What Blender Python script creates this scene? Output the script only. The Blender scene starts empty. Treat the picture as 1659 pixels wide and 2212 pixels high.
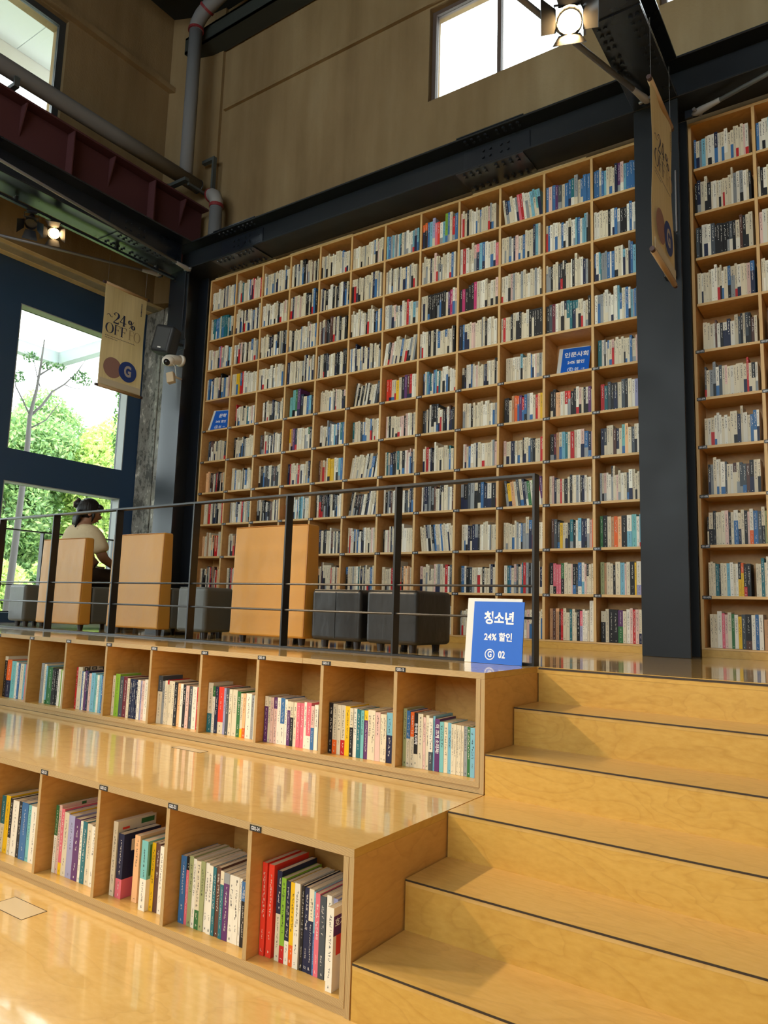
import bpy, bmesh, math, random
import numpy as np
from mathutils import Vector, Matrix
C = bpy.context.scene.collection
S = bpy.context.scene
PI = math.pi
# ------------------------------------------------------------------ camera, world, lights, exposure
cd = bpy.data.cameras.new('camera'); cam = bpy.data.objects.new('camera', cd); C.objects.link(cam); S.camera = cam
cd.sensor_fit = 'VERTICAL'; cd.sensor_height = 36; cd.lens = 1577.77*36/2212; cd.clip_end = 300; cd.clip_start = .02
yw, pt, rl = -0.602637839, 0.132336196, 0.0304578403
fw = Vector((math.sin(yw)*math.cos(pt), math.cos(yw)*math.cos(pt), math.sin(pt)))
rt = Vector((math.cos(yw), -math.sin(yw), 0)); up = rt.cross(fw)
r2 = math.cos(rl)*rt + math.sin(rl)*up; u2 = -math.sin(rl)*rt + math.cos(rl)*up
M = Matrix((r2, u2, -fw)).transposed().to_4x4(); M.translation = Vector((6.0303578, -5.25035308, 0.25003227)); cam.matrix_world = M
cd.dof.use_dof = False

w = bpy.data.worlds.new('overcast_sky'); S.world = w; w.use_nodes = True
nt = w.node_tree; bgn = nt.nodes['Background']
bgn.inputs[0].default_value = (0.93, 0.97, 1.0, 1); bgn.inputs[1].default_value = 5.0

def area(name, loc, rot, sx, sy, power, col=(1, 1, 1), portal=False):
    l = bpy.data.lights.new(name, 'AREA'); l.shape = 'RECTANGLE'; l.size = sx; l.size_y = sy; l.energy = power; l.color = col
    l.cycles.is_portal = portal
    o = bpy.data.objects.new(name, l); C.objects.link(o); o.location = loc; o.rotation_euler = rot; return o
sun = bpy.data.lights.new('sun', 'SUN'); sun.energy = 9.0; sun.angle = .02; sun.color = (1, .95, .85)
so = bpy.data.objects.new('sun', sun); C.objects.link(so); so.rotation_euler = Vector((-.22, .55, -.80)).to_track_quat('-Z', 'Y').to_euler()
# window openings of the hall: (plane, a0, a1, z0, z1)
LWIN = [(-1.31, .10, 1.812, 3.40), (-1.31, .10, .10, 1.47)]
for k in range(1, 7):
    y1 = -1.60 - (k-1)*1.72
    LWIN += [(y1-1.5, y1, 1.812, 3.40), (y1-1.5, y1, .10, 1.47)]
LUP = [(-2.95-1.72*2*0, -1.25, 5.35, 6.66), (-6.6, -4.4, 5.35, 6.66), (-10.6, -8.4, 5.35, 6.66)]
BUP = [(2.52, 4.12, 5.25, 6.27), (4.735, 6.4, 5.23, 6.27), (7.6, 9.4, 5.25, 6.27)]
RWIN = [(0.0, 4.4, 1.6, 6.0), (5.0, 9.6, 1.6, 6.0)]
for a0, a1, z0, z1 in LWIN + LUP:
    area('daylight_portal', (-1.62 if z0 < 4 else -1.5, (a0+a1)/2, (z0+z1)/2), (0, -PI/2, 0), z1-z0, a1-a0, 1, portal=True)
for a0, a1, z0, z1 in BUP:
    area('daylight_portal', ((a0+a1)/2, .62, (z0+z1)/2), (-PI/2, 0, 0), a1-a0, z1-z0, 1, portal=True)
for a0, a1, z0, z1 in RWIN:
    area('daylight_portal', ((a0+a1)/2, -12.15, (z0+z1)/2), (PI/2, 0, 0), a1-a0, z1-z0, 1, portal=True)
WARM = (1, .84, .62)
for x, y, p in [(1.4, -4.4, 34), (4.6, -7.0, 22), (8.6, -6.4, 22), (8.5, -9, 20), (2.0, -9, 30)]:
    area('added_fill_light', (x, y, 5.4), (0, 0, 0), .9, .9, p, WARM)  # unseen warm fill panels, added to brighten the hall; no fixtures modelled
S.view_settings.view_transform = 'Standard'; S.view_settings.look = 'None'; S.view_settings.gamma = 1
S.view_settings.use_curve_mapping = False
S.view_settings.exposure = 0.35
S.cycles.max_bounces = 8; S.cycles.diffuse_bounces = 4; S.cycles.glossy_bounces = 3; S.cycles.transparent_max_bounces = 12
S.cycles.caustics_reflective = False; S.cycles.caustics_refractive = False
S.cycles.sample_clamp_indirect = 6
S.cycles.use_denoising = True

# ------------------------------------------------------------------ helpers
def lin(c):
    return tuple(((v/255)/12.92 if v/255 <= .04045 else ((v/255+.055)/1.055)**2.4) for v in c)
def mat(name, col, rough=.5, spec=.5, metal=0, emit=None, estr=0, alpha=None):
    m = bpy.data.materials.new(name); m.use_nodes = True; b = m.node_tree.nodes['Principled BSDF']
    b.inputs['Base Color'].default_value = (*col, 1); b.inputs['Roughness'].default_value = rough
    b.inputs['Specular IOR Level'].default_value = spec; b.inputs['Metallic'].default_value = metal
    if emit: b.inputs['Emission Color'].default_value = (*emit, 1); b.inputs['Emission Strength'].default_value = estr
    return m
def N(m, t, **kw):
    n = m.node_tree.nodes.new(t)
    for k, v in kw.items():
        if k.startswith('i_'): n.inputs[k[2:].replace('_', ' ')].default_value = v
        else: setattr(n, k, v)
    return n
def L(m, a, b): m.node_tree.links.new(a, b)
def bsdf(m): return m.node_tree.nodes['Principled BSDF']
def ramp(m, fac, stops):
    r = N(m, 'ShaderNodeValToRGB'); e = r.color_ramp.elements
    while len(e) < len(stops): e.new(.5)
    for el, (p, c) in zip(e, stops): el.position = p; el.color = (*c, 1)
    L(m, fac, r.inputs[0]); return r
def coords(m, scale=(1, 1, 1), rnd=True):
    tc = N(m, 'ShaderNodeTexCoord'); mp = N(m, 'ShaderNodeMapping'); mp.inputs['Scale'].default_value = scale
    if rnd:
        oi = N(m, 'ShaderNodeObjectInfo'); mu = N(m, 'ShaderNodeMath', operation='MULTIPLY'); mu.inputs[1].default_value = 37
        L(m, oi.outputs['Random'], mu.inputs[0]); ad = N(m, 'ShaderNodeVectorMath', operation='ADD')
        L(m, tc.outputs['Object'], ad.inputs[0]); L(m, mu.outputs[0], ad.inputs[1]); L(m, ad.outputs[0], mp.inputs[0])
    else: L(m, tc.outputs['Object'], mp.inputs[0])
    return mp.outputs[0]
def ply(name, c0, c1, scale, rough, rings=15, coat=0):
    # rotary-cut birch: contour lines of a slow noise field
    m = mat(name, c0, rough); co = coords(m, scale)
    n1 = N(m, 'ShaderNodeTexNoise', i_Scale=1.0, i_Detail=3.5, i_Roughness=.5, i_Distortion=.6); L(m, co, n1.inputs['Vector'])
    mu = N(m, 'ShaderNodeMath', operation='MULTIPLY'); mu.inputs[1].default_value = rings; L(m, n1.outputs['Fac'], mu.inputs[0])
    fr = N(m, 'ShaderNodeMath', operation='FRACT'); L(m, mu.outputs[0], fr.inputs[0])
    r1 = ramp(m, fr.outputs[0], [(0, (.86, .82, .75)), (.12, (1, 1, 1)), (.7, (1, 1, 1)), (1, (.92, .89, .84))])
    n2 = N(m, 'ShaderNodeTexNoise', i_Scale=22, i_Detail=4); L(m, co, n2.inputs['Vector'])
    r2_ = ramp(m, n2.outputs['Fac'], [(.3, c0), (.7, c1)])
    mx = N(m, 'ShaderNodeMix', data_type='RGBA', blend_type='MULTIPLY'); mx.inputs['Factor'].default_value = .8
    L(m, r2_.outputs[0], mx.inputs['A']); L(m, r1.outputs[0], mx.inputs['B'])
    oi = N(m, 'ShaderNodeObjectInfo'); hv = N(m, 'ShaderNodeHueSaturation'); mr = N(m, 'ShaderNodeMapRange')
    mr.inputs['To Min'].default_value = .93; mr.inputs['To Max'].default_value = 1.06
    L(m, oi.outputs['Random'], mr.inputs['Value']); L(m, mr.outputs[0], hv.inputs['Value']); L(m, mx.outputs['Result'], hv.inputs['Color'])
    L(m, hv.outputs[0], bsdf(m).inputs['Base Color'])
    if coat:
        bsdf(m).inputs['Coat Weight'].default_value = coat; bsdf(m).inputs['Coat Roughness'].default_value = .06
        n3 = N(m, 'ShaderNodeTexNoise', i_Scale=5, i_Detail=3); L(m, coords(m, (1, 3, 1), False), n3.inputs['Vector'])
        bp = N(m, 'ShaderNodeBump', i_Strength=.03, i_Distance=.01); L(m, n3.outputs['Fac'], bp.inputs['Height']); L(m, bp.outputs[0], bsdf(m).inputs['Coat Normal'])
    return m
def plyedge(name, axis):
    m = mat(name, (.5, .35, .15), .6); sc = [3, 3, 3]; sc[axis] = 0; co = coords(m, (1, 1, 1), False)
    sx = N(m, 'ShaderNodeSeparateXYZ'); L(m, co, sx.inputs[0])
    nz = N(m, 'ShaderNodeTexNoise', i_Scale=6, i_Detail=2); L(m, co, nz.inputs['Vector'])
    ad = N(m, 'ShaderNodeMath', operation='MULTIPLY_ADD'); ad.inputs[1].default_value = .0015; L(m, nz.outputs['Fac'], ad.inputs[0]); L(m, sx.outputs[axis], ad.inputs[2])
    mu = N(m, 'ShaderNodeMath', operation='MULTIPLY'); mu.inputs[1].default_value = 330; L(m, ad.outputs[0], mu.inputs[0])
    fr = N(m, 'ShaderNodeMath', operation='FRACT'); L(m, mu.outputs[0], fr.inputs[0])
    r = ramp(m, fr.outputs[0], [(.0, (.62, .45, .22)), (.45, (.60, .43, .2)), (.55, (.30, .18, .075)), (.9, (.34, .21, .09))])
    L(m, r.outputs[0], bsdf(m).inputs['Base Color']); return m
BIR0, BIR1 = (.57, .325, .062), (.64, .385, .088)
M_ply = ply('birch_plywood', BIR0, BIR1, (1.3, 1.3, 3.0), .38)
M_plyside = ply('birch_plywood_side', (.60, .325, .085), (.66, .37, .11), (1.3, 1.0, 3.2), .42)
M_plyfloor = ply('varnished_birch_floor', (.64, .41, .130), (.70, .47, .175), (1.1, 2.6, 1.1), .30, 9, coat=1)
M_plytread = ply('worn_birch_tread', (.60, .36, .090), (.66, .41, .125), (1.1, 3.2, 1.1), .33, 9, coat=.35)
M_case = ply('birch_shelf_panel', (.60, .33, .115), (.68, .385, .145), (1.5, 1.5, 2.2), .5, 8)
M_edz = plyedge('plywood_edge_horizontal', 2); M_edx = plyedge('plywood_edge_vertical', 0)
M_cedge = mat('shelf_edge', (.70, .45, .19), .5)
M_dark = mat('dark_joint', (.035, .02, .01), .6)
M_steel = mat('haze_tinted_black_steel_paint', (.010, .014, .022), .30, .5)  # bluish tint stands in for flare haze over black paint
bsdf(M_steel).inputs['Coat Weight'].default_value = .5; bsdf(M_steel).inputs['Coat Roughness'].default_value = .22
def paintvar(m, amt=.35):
    n = N(m, 'ShaderNodeTexNoise', i_Scale=3, i_Detail=5); L(m, coords(m, rnd=False), n.inputs['Vector'])
    mr = N(m, 'ShaderNodeMapRange'); b = bsdf(m).inputs['Roughness'].default_value
    mr.inputs['To Min'].default_value = b*(1-amt); mr.inputs['To Max'].default_value = b*(1+amt)
    L(m, n.outputs['Fac'], mr.inputs['Value']); L(m, mr.outputs[0], bsdf(m).inputs['Roughness'])
paintvar(M_steel)
M_steel2 = mat('satin_black_steel_paint', (.012, .015, .020), .45, .3); paintvar(M_steel2)
M_clad = mat('hazed_navy_cladding_paint', (.032, .070, .150), .42, .45); paintvar(M_clad)  # navy paint, made lighter and bluer to stand in for haze
M_rail = mat('black_rail_steel', (.014, .014, .015), .38, .5)
M_red = mat('dull_red_girder_paint', (.085, .028, .032), .7, .3)
M_pipe = mat('grey_pipe_lagging', (.20, .20, .21), .75, .3)
M_pipeband = mat('red_pipe_band', (.22, .02, .025), .6)
M_rod = mat('zinc_grey_rod', (.22, .22, .24), .4, .5, .5)
def concrete(name, c0, c1, c2):
    m = mat(name, c0, .9, .2); co = coords(m, (1, 1, .35), False)
    n1 = N(m, 'ShaderNodeTexNoise', i_Scale=.9, i_Detail=6, i_Roughness=.6); L(m, co, n1.inputs['Vector'])
    r = ramp(m, n1.outputs['Fac'], [(.3, c0), (.5, c1), (.7, c2)])
    n2 = N(m, 'ShaderNodeTexNoise', i_Scale=2.2, i_Detail=5); L(m, coords(m, (2.2, 2.2, .12), False), n2.inputs['Vector'])
    r2_ = ramp(m, n2.outputs['Fac'], [(.35, (.82, .80, .77)), (.6, (1, 1, 1))])
    mx = N(m, 'ShaderNodeMix', data_type='RGBA', blend_type='MULTIPLY'); mx.inputs['Factor'].default_value = .8
    L(m, r.outputs[0], mx.inputs['A']); L(m, r2_.outputs[0], mx.inputs['B']); L(m, mx.outputs['Result'], bsdf(m).inputs['Base Color'])
    n3 = N(m, 'ShaderNodeTexNoise', i_Scale=40, i_Detail=4); L(m, coords(m, rnd=False), n3.inputs['Vector'])
    bp = N(m, 'ShaderNodeBump', i_Strength=.25, i_Distance=.01); L(m, n3.outputs['Fac'], bp.inputs['Height']); L(m, bp.outputs[0], bsdf(m).inputs['Normal'])
    return m
M_conc = concrete('ochre_stained_concrete', (.235, .155, .075), (.31, .215, .11), (.38, .285, .165))
M_lintel = concrete('lit_lintel_concrete', (.72, .58, .32), (.80, .66, .38), (.86, .74, .46))  # pale yellow holds painted light: floor bounce on the lintel soffit
M_lstrip = concrete('grey_lintel_strip', (.40, .37, .28), (.48, .45, .35), (.56, .53, .42))
M_old = concrete('peeling_grey_plaster', (.17, .165, .15), (.34, .33, .29), (.50, .48, .42))
_on = N(M_old, 'ShaderNodeTexNoise', i_Scale=9, i_Detail=8, i_Roughness=.7); L(M_old, coords(M_old, (1, 1, .6), False), _on.inputs['Vector']); _or = ramp(M_old, _on.outputs['Fac'], [(.42, (.12, .12, .11)), (.48, (.30, .29, .26)), (.58, (.34, .33, .30)), (.62, (.72, .70, .64))]); L(M_old, _or.outputs[0], bsdf(M_old).inputs['Base Color'])
M_ceil = mat('black_roof_deck', (.012, .016, .016), .8)
M_purlin = mat('dark_green_roof_steel', (.03, .036, .032), .7)
M_glass = bpy.data.materials.new('window_glass'); M_glass.use_nodes = True
g = M_glass.node_tree; g.nodes.clear(); go = g.nodes.new('ShaderNodeOutputMaterial'); gm = g.nodes.new('ShaderNodeMixShader')
gt = g.nodes.new('ShaderNodeBsdfTransparent'); gg = g.nodes.new('ShaderNodeBsdfGlossy'); gf = g.nodes.new('ShaderNodeFresnel')
gg.inputs['Roughness'].default_value = .02; gf.inputs[0].default_value = 1.3; gt.inputs[0].default_value = (.93, .97, .96, 1)
g.links.new(gf.outputs[0], gm.inputs[0]); g.links.new(gt.outputs[0], gm.inputs[1]); g.links.new(gg.outputs[0], gm.inputs[2]); g.links.new(gm.outputs[0], go.inputs[0])
M_frame = mat('window_frame_grey', (.045, .05, .055), .4)
M_brownfr = mat('brown_window_frame', (.12, .085, .07), .5)
M_reveal = mat('pale_reveal_metal', (.42, .45, .45), .5)
M_white = mat('white_plastic', (.75, .72, .66), .45)
M_board = mat('white_sign_board', (.72, .72, .68), .5)
M_blue = mat('blue_sign_print', lin((18, 98, 205)), .45)
M_wprint = mat('white_print', (.85, .86, .9), .5)
M_kprint = mat('black_print', (.02, .02, .02), .5)
M_tag = mat('black_tag', (.012, .012, .012), .4)
def leather(name, c, rough):
    m = mat(name, c, rough, .5); n = N(m, 'ShaderNodeTexNoise', i_Scale=7, i_Detail=3); L(m, coords(m, (1, 1, .6)), n.inputs['Vector'])
    bp = N(m, 'ShaderNodeBump', i_Strength=.22, i_Distance=.03); L(m, n.outputs['Fac'], bp.inputs['Height'])
    n2 = N(m, 'ShaderNodeTexVoronoi', i_Scale=260); L(m, coords(m), n2.inputs['Vector'])
    b2 = N(m, 'ShaderNodeBump', i_Strength=.08, i_Distance=.002); L(m, n2.outputs['Distance'], b2.inputs['Height']); L(m, bp.outputs[0], b2.inputs['Normal'])
    L(m, b2.outputs[0], bsdf(m).inputs['Normal']); return m
M_tan = leather('tan_yellow_leatherette', (.60, .285, .045), .42)
M_tan2 = leather('orange_leatherette', (.50, .20, .035), .45)
M_blk = leather('black_leatherette', (.020, .019, .018), .36)
M_gry = leather('grey_leatherette', (.10, .10, .088), .40)
M_foot = mat('dark_plastic_foot', (.02, .012, .01), .4)
# attribute-coloured materials
def attrmat(name, rough, trans=0):
    m = mat(name, (.5, .5, .5), rough, .35); a = N(m, 'ShaderNodeAttribute', attribute_name='Col'); L(m, a.outputs['Color'], bsdf(m).inputs['Base Color'])
    if trans:
        o = m.node_tree.nodes['Material Output']; t = N(m, 'ShaderNodeBsdfTranslucent'); L(m, a.outputs['Color'], t.inputs[0])
        mx = N(m, 'ShaderNodeMixShader'); mx.inputs[0].default_value = trans; L(m, bsdf(m).outputs[0], mx.inputs[1]); L(m, t.outputs[0], mx.inputs[2]); L(m, mx.outputs[0], o.inputs[0])
    return m
M_book = attrmat('printed_book_cover', .45)
M_page = mat('book_page_edges', (.56, .45, .30), .8, .2)
M_leaf = attrmat('leaf_green', .5, .45)
M_bark = mat('grey_bark', (.09, .08, .075), .9)

class MB:
    def __init__(s): s.v = []; s.f = []; s.m = []; s.c = []; s.M = None; s.smooth = False
    def add(s, vs, fs, mi=0, col=(1, 1, 1)):
        b = len(s.v)
        s.v += [tuple(s.M @ Vector(p)) if s.M else tuple(p) for p in vs]
        for i, f in enumerate(fs):
            s.f.append([b+k for k in f]); s.m.append(mi[i] if isinstance(mi, (list, tuple)) else mi)
            s.c.append(col[i] if isinstance(col, list) else col)
        return s
    def box(s, x0, y0, z0, x1, y1, z1, mi=0, col=(1, 1, 1)):
        # faces: bottom, top, -y, +x, +y, -x
        return s.add([(x0, y0, z0), (x1, y0, z0), (x1, y1, z0), (x0, y1, z0), (x0, y0, z1), (x1, y0, z1), (x1, y1, z1), (x0, y1, z1)],
                     [(0, 3, 2, 1), (4, 5, 6, 7), (0, 1, 5, 4), (1, 2, 6, 5), (2, 3, 7, 6), (3, 0, 4, 7)], mi, col)
    def tube(s, a, b, r, n=12, r2=None, mi=0, col=(1, 1, 1), caps=True):
        a = Vector(a); b = Vector(b); d = (b-a).normalized(); t = Vector((0, 0, 1)) if abs(d.z) < .9 else Vector((1, 0, 0))
        x = d.cross(t).normalized(); y = d.cross(x); r2 = r if r2 is None else r2; vs = []
        for p, q in ((a, r), (b, r2)):
            for k in range(n): an = 2*PI*k/n; vs.append(p + x*math.cos(an)*q + y*math.sin(an)*q)
        fs = [(k, (k+1) % n, n+(k+1) % n, n+k) for k in range(n)]
        if caps: fs += [tuple(range(n-1, -1, -1)), tuple(range(n, 2*n))]
        return s.add(vs, fs, mi, col)
    def path(s, pts, r, n=10, mi=0, rs=None):
        # swept tube through points, shared rings
        P = [Vector(p) for p in pts]; vs = []; px = None
        for i, p in enumerate(P):
            d = ((P[i+1] if i < len(P)-1 else p) - (P[i-1] if i else p)).normalized()
            if px is None:
                t = Vector((0, 0, 1)) if abs(d.z) < .9 else Vector((1, 0, 0)); px = d.cross(t).normalized()
            else: px = (px - d*px.dot(d)).normalized()
            y = d.cross(px); rr = rs[i] if rs else r
            for k in range(n): an = 2*PI*k/n; vs.append(p + px*math.cos(an)*rr + y*math.sin(an)*rr)
        fs = []
        for i in range(len(P)-1):
            for k in range(n): fs.append((i*n+k, i*n+(k+1) % n, (i+1)*n+(k+1) % n, (i+1)*n+k))
        fs += [tuple(range(n-1, -1, -1)), tuple(range((len(P)-1)*n, len(P)*n))]
        return s.add(vs, fs, mi)
    def ball(s, c, rx, ry, rz, n=16, m=10, mi=0):
        c = Vector(c); vs = [c+Vector((0, 0, -rz))]
        for j in range(1, m):
            a = -PI/2+PI*j/m
            for k in range(n): b = 2*PI*k/n; vs.append(c+Vector((rx*math.cos(a)*math.cos(b), ry*math.cos(a)*math.sin(b), rz*math.sin(a))))
        vs.append(c+Vector((0, 0, rz))); fs = [(0, 1+(k+1) % n, 1+k) for k in range(n)]
        for j in range(m-2):
            for k in range(n): fs.append((1+j*n+k, 1+j*n+(k+1) % n, 1+(j+1)*n+(k+1) % n, 1+(j+1)*n+k))
        e = len(vs)-1; o = 1+(m-2)*n; fs += [(o+k, o+(k+1) % n, e) for k in range(n)]
        return s.add(vs, fs, mi)
    def mesh(s, name, mats):
        me = bpy.data.meshes.new(name); me.from_pydata(s.v, [], s.f)
        for m in (mats if isinstance(mats, (list, tuple)) else [mats]): me.materials.append(m)
        me.polygons.foreach_set('material_index', s.m)
        if any(c != (1, 1, 1) for c in s.c):
            a = me.color_attributes.new('Col', 'FLOAT_COLOR', 'CORNER'); arr = []
            for f, c in zip(s.f, s.c): arr += [*c, 1.0]*len(f)
            a.data.foreach_set('color', arr)
        if s.smooth: me.polygons.foreach_set('use_smooth', [True]*len(s.f))
        me.update(); return me
    def build(s, name, mats, parent=None, bevel=0, seg=2, wn=False):
        o = bpy.data.objects.new(name, s.mesh(name, mats)); C.objects.link(o)
        if parent: o.parent = parent
        if bevel:
            md = o.modifiers.new('bevel', 'BEVEL'); md.width = bevel; md.segments = seg; md.limit_method = 'ANGLE'; md.angle_limit = .6
            if seg > 1:
                o.data.polygons.foreach_set('use_smooth', [True]*len(o.data.polygons))
                w_ = o.modifiers.new('wn', 'WEIGHTED_NORMAL'); w_.keep_sharp = False
        return o
def tag(o, label=None, cat=None, group=None, kind=None):
    if label: o['label'] = label
    if cat: o['category'] = cat
    if group: o['group'] = group
    if kind: o['kind'] = kind
    return o
def thing(name, label, cat, loc=(0, 0, 0), group=None):
    o = bpy.data.objects.new(name, None); C.objects.link(o); o.location = loc; o.empty_display_size = .1
    return tag(o, label, cat, group)
def B(name, args, m, parent=None, bevel=0, seg=1):
    b = MB()
    for a in (args if isinstance(args[0], (list, tuple)) else [args]): b.box(*a)
    return b.build(name, m, parent, bevel, seg)
def inst(name, me, parent, M_=None):
    o = bpy.data.objects.new(name, me); C.objects.link(o); o.parent = parent
    if M_ is not None: o.matrix_local = M_
    return o
_tc = {}
def text_mesh(s, size, bold=0, m=None, sx=1, align='CENTER', ext=.0002):
    key = (s, size, bold, sx, align, m.name if m else '')
    if key in _tc: return _tc[key]
    cu = bpy.data.curves.new('t', 'FONT'); cu.body = s; cu.size = size; cu.offset = bold; cu.extrude = ext; cu.align_x = align; cu.align_y = 'CENTER'; cu.resolution_u = 3
    o = bpy.data.objects.new('t', cu); C.objects.link(o); dg = bpy.context.evaluated_depsgraph_get(); dg.update()
    me = bpy.data.meshes.new_from_object(o.evaluated_get(dg)); bpy.data.objects.remove(o); bpy.data.curves.remove(cu)
    if sx != 1: me.transform(Matrix.Diagonal((sx, 1, 1, 1)))
    me.materials.clear(); me.materials.append(m or M_wprint); _tc[key] = me; return me
def basis(x, y, loc):
    x = Vector(x).normalized(); y = Vector(y).normalized(); z = x.cross(y)
    M_ = Matrix((x, y, z)).transposed().to_4x4(); M_.translation = Vector(loc); return M_

# ------------------------------------------------------------------ room shell
def wall_holes(axis, p0, p1, a0, a1, z0, z1, holes, mb=None, mi=0):
    mb = mb or MB(); As = sorted({a0, a1, *[h[0] for h in holes], *[h[1] for h in holes]}); Zs = sorted({z0, z1, *[h[2] for h in holes], *[h[3] for h in holes]})
    As = [a for a in As if a0 <= a <= a1]; Zs = [z for z in Zs if z0 <= z <= z1]
    for i in range(len(As)-1):
        run = None
        for j in range(len(Zs)-1):
            ca = (As[i]+As[i+1])/2; cz = (Zs[j]+Zs[j+1])/2
            hole = any(h[0] < ca < h[1] and h[2] < cz < h[3] for h in holes)
            if not hole and run is None: run = Zs[j]
            if (hole or j == len(Zs)-2) and run is not None:
                e = Zs[j] if hole else Zs[j+1]
                if axis == 'x': mb.box(p0, As[i], run, p1, As[i+1], e, mi)
                else: mb.box(As[i], p0, run, As[i+1], p1, e, mi)
                run = None
    return mb
ZL = -.977; H = 7.72
st = lambda o: tag(o, kind='structure')
st(wall_holes('y', .40, .62, -1.7, 11.2, ZL-.1, H, BUP).build('wall_back', M_conc))
st(wall_holes('x', -1.5, -1.2, -12.2, .40, 3.87, H, LUP).build('wall_left', M_conc))
st(wall_holes('x', -1.64, -1.5, -12.2, .40, ZL-.1, 3.87, LWIN).build('wall_left_lower', M_clad))
st(wall_holes('y', -12.2, -12.0, -1.7, 11.2, ZL-.1, H, RWIN).build('wall_front', M_conc))
st(MB().box(11.0, -12.2, ZL-.1, 11.2, .62, H).build('wall_right', M_conc))
st(MB().box(-1.7, -12.3, H, 11.3, .7, H+.12).build('ceiling', M_ceil))
lf = MB().box(-1.5, -12.0, ZL-.1, 11.0, .4, ZL).build('floor', M_plyfloor); st(lf)
# raised reading floor (Z = 0)
for i, (x0, x1) in enumerate([(-1.5, 1.2), (1.203, 3.64), (3.643, 4.628)]):
    st(MB().box(x0, -1.868, -.03, x1, .30, 0).build('floor_upper' if i == 0 else 'floor_upper.%03d' % i, M_plyfloor))
for i, (x0, x1) in enumerate([(4.631, 6.05), (6.053, 8.5), (8.503, 11)]):
    st(MB().box(x0, -1.885, -.03, x1, .30, 0, [1, 0, 1, 1, 1, 1]).build('floor_upper.%03d' % (i+3), [M_plyfloor, M_ply]))
# lintel soffit strips and the old concrete pier by the windows
st(B('trim_1', [(-1.27, -12, 3.86, -1.203, .4, 3.885)], M_lintel))
st(B('trim_2', [(-1.40, -12, 3.850, -1.272, .4, 3.869)], M_lstrip))
st(B('trim_3', [(-1.49, -12, 3.842, -1.402, .4, 3.868)], M_lintel))
b = MB().box(-1.49, .28, 0, -1.06, .399, 3.84)
b.box(-1.20, .262, 0, -1.15, .281, 3.84).box(-1.12, .255, 0, -1.04, .281, 3.84)
st(b.build('trim_4', M_old, None, .008, 2))
st(B('trim_5', [(-1.34, .255, .95, -1.14, .28, 1.01)], M_lintel)); st(B('trim_6', [(-1.23, .25, .80, -1.08, .279, .93)], M_dark))
# ledges and corner pier of the upper walls
st(B('trim_7', [(-1.2, -12, 6.68, -1.12, .3, 6.75)], M_conc)); st(B('trim_8', [(-.42, .36, 6.29, 11, .4, 6.33)], M_conc))
b = MB(); b.add([(-1.2, .14, 3.87), (-.95, .25, 3.87), (-.66, .345, 3.87), (-.48, .36, 3.87), (-.48, .4, 3.87), (-1.2, .4, 3.87),
                 (-1.2, .14, H), (-.95, .25, H), (-.66, .345, H), (-.48, .36, H), (-.48, .4, H), (-1.2, .4, H)],
                [(0, 1, 7, 6), (1, 2, 8, 7), (2, 3, 9, 8), (3, 4, 10, 9), (5, 4, 3, 2, 1, 0)])
st(b.build('trim_9', M_conc))
# roof steel
def channel(name, y, z, h, d, lab):
    b = MB().box(-.95, y, z, 11, y+d, z+.03).box(-.95, y, z, 11, y+.012, z+h).box(-.95, y, z+h-.03, 11, y+d, z+h)
    return tag(b.build(name, M_purlin), lab, 'steel beam')
channel('roof_purlin', .14, 7.12, .22, .24, 'dark green roof channel running along top of the back wall')
channel('roof_purlin', -.75, 7.45, .24, .14, 'dark roof channel further out under the black roof deck')
channel('roof_purlin', -2.0, 7.45, .24, .14, 'roof channel third out from the back wall, nearly black')

# windows
n_win = [0]
def win(plane, p, a0, a1, z0, z1, fw_, fd, fm, mull=(), glass_off=0, reveal=None):
    n_win[0] += 1
    e = bpy.data.objects.new('window_%d' % n_win[0], None); C.objects.link(e); e['kind'] = 'structure'
    def bx(lo, hi, zz0, zz1, d0, d1, m, nm):
        if plane == 'x': return B(nm, (d0, lo, zz0, d1, hi, zz1), m, e)
        return B(nm, (lo, d0, zz0, hi, d1, zz1), m, e)
    d0, d1 = sorted((p, p+fd)); E_ = .001
    bx(a0+E_, a0+fw_, z0+E_, z1-E_, d0, d1, fm, 'window_frame'); bx(a1-fw_, a1-E_, z0+E_, z1-E_, d0, d1, fm, 'window_frame')
    bx(a0+fw_, a1-fw_, z0+E_, z0+fw_, d0, d1, fm, 'window_frame'); bx(a0+fw_, a1-fw_, z1-fw_, z1-E_, d0, d1, fm, 'window_frame')
    cuts = [a0+fw_] + list(mull) + [a1-fw_]
    for q in mull: bx(q-.02, q+.02, z0+fw_, z1-fw_, d0, d1, fm, 'mullion')
    g0 = (d0+d1)/2
    for i in range(len(cuts)-1):
        lo = cuts[i]+(.02 if i else 0); hi = cuts[i+1]-(.02 if i < len(cuts)-2 else 0)
        bx(lo, hi, z0+fw_, z1-fw_, g0-.003, g0+.003, M_glass, 'pane')
    return e
for (a0, a1, z0, z1) in LWIN:
    e = win('x', -1.655, a0, a1, z0, z1, .012, .03, M_frame)
    for d in [(-1.622, a0+.002, z1-.012, -1.502, a1-.002, z1-.002), (-1.622, a1-.012, z0+.002, -1.502, a1-.002, z1-.014), (-1.622, a0+.002, z0+.002, -1.502, a0+.012, z1-.014)]:
        B('reveal_lining', d, M_reveal, e)
for (a0, a1, z0, z1) in LUP: win('x', -1.30, a0, a1, z0, z1, .075, .05, M_frame, mull=((a0+a1)/2,))
for i, (a0, a1, z0, z1) in enumerate(BUP): win('y', .46, a0, a1, z0, z1, .045, .06, M_brownfr, mull=((3.26,) if i == 0 else ((a0+a1)/2,)))
for (a0, a1, z0, z1) in RWIN: win('y', -12.14, a0, a1, z0, z1, .08, .08, M_frame, mull=(a0+1.5, a0+3.0))

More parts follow.
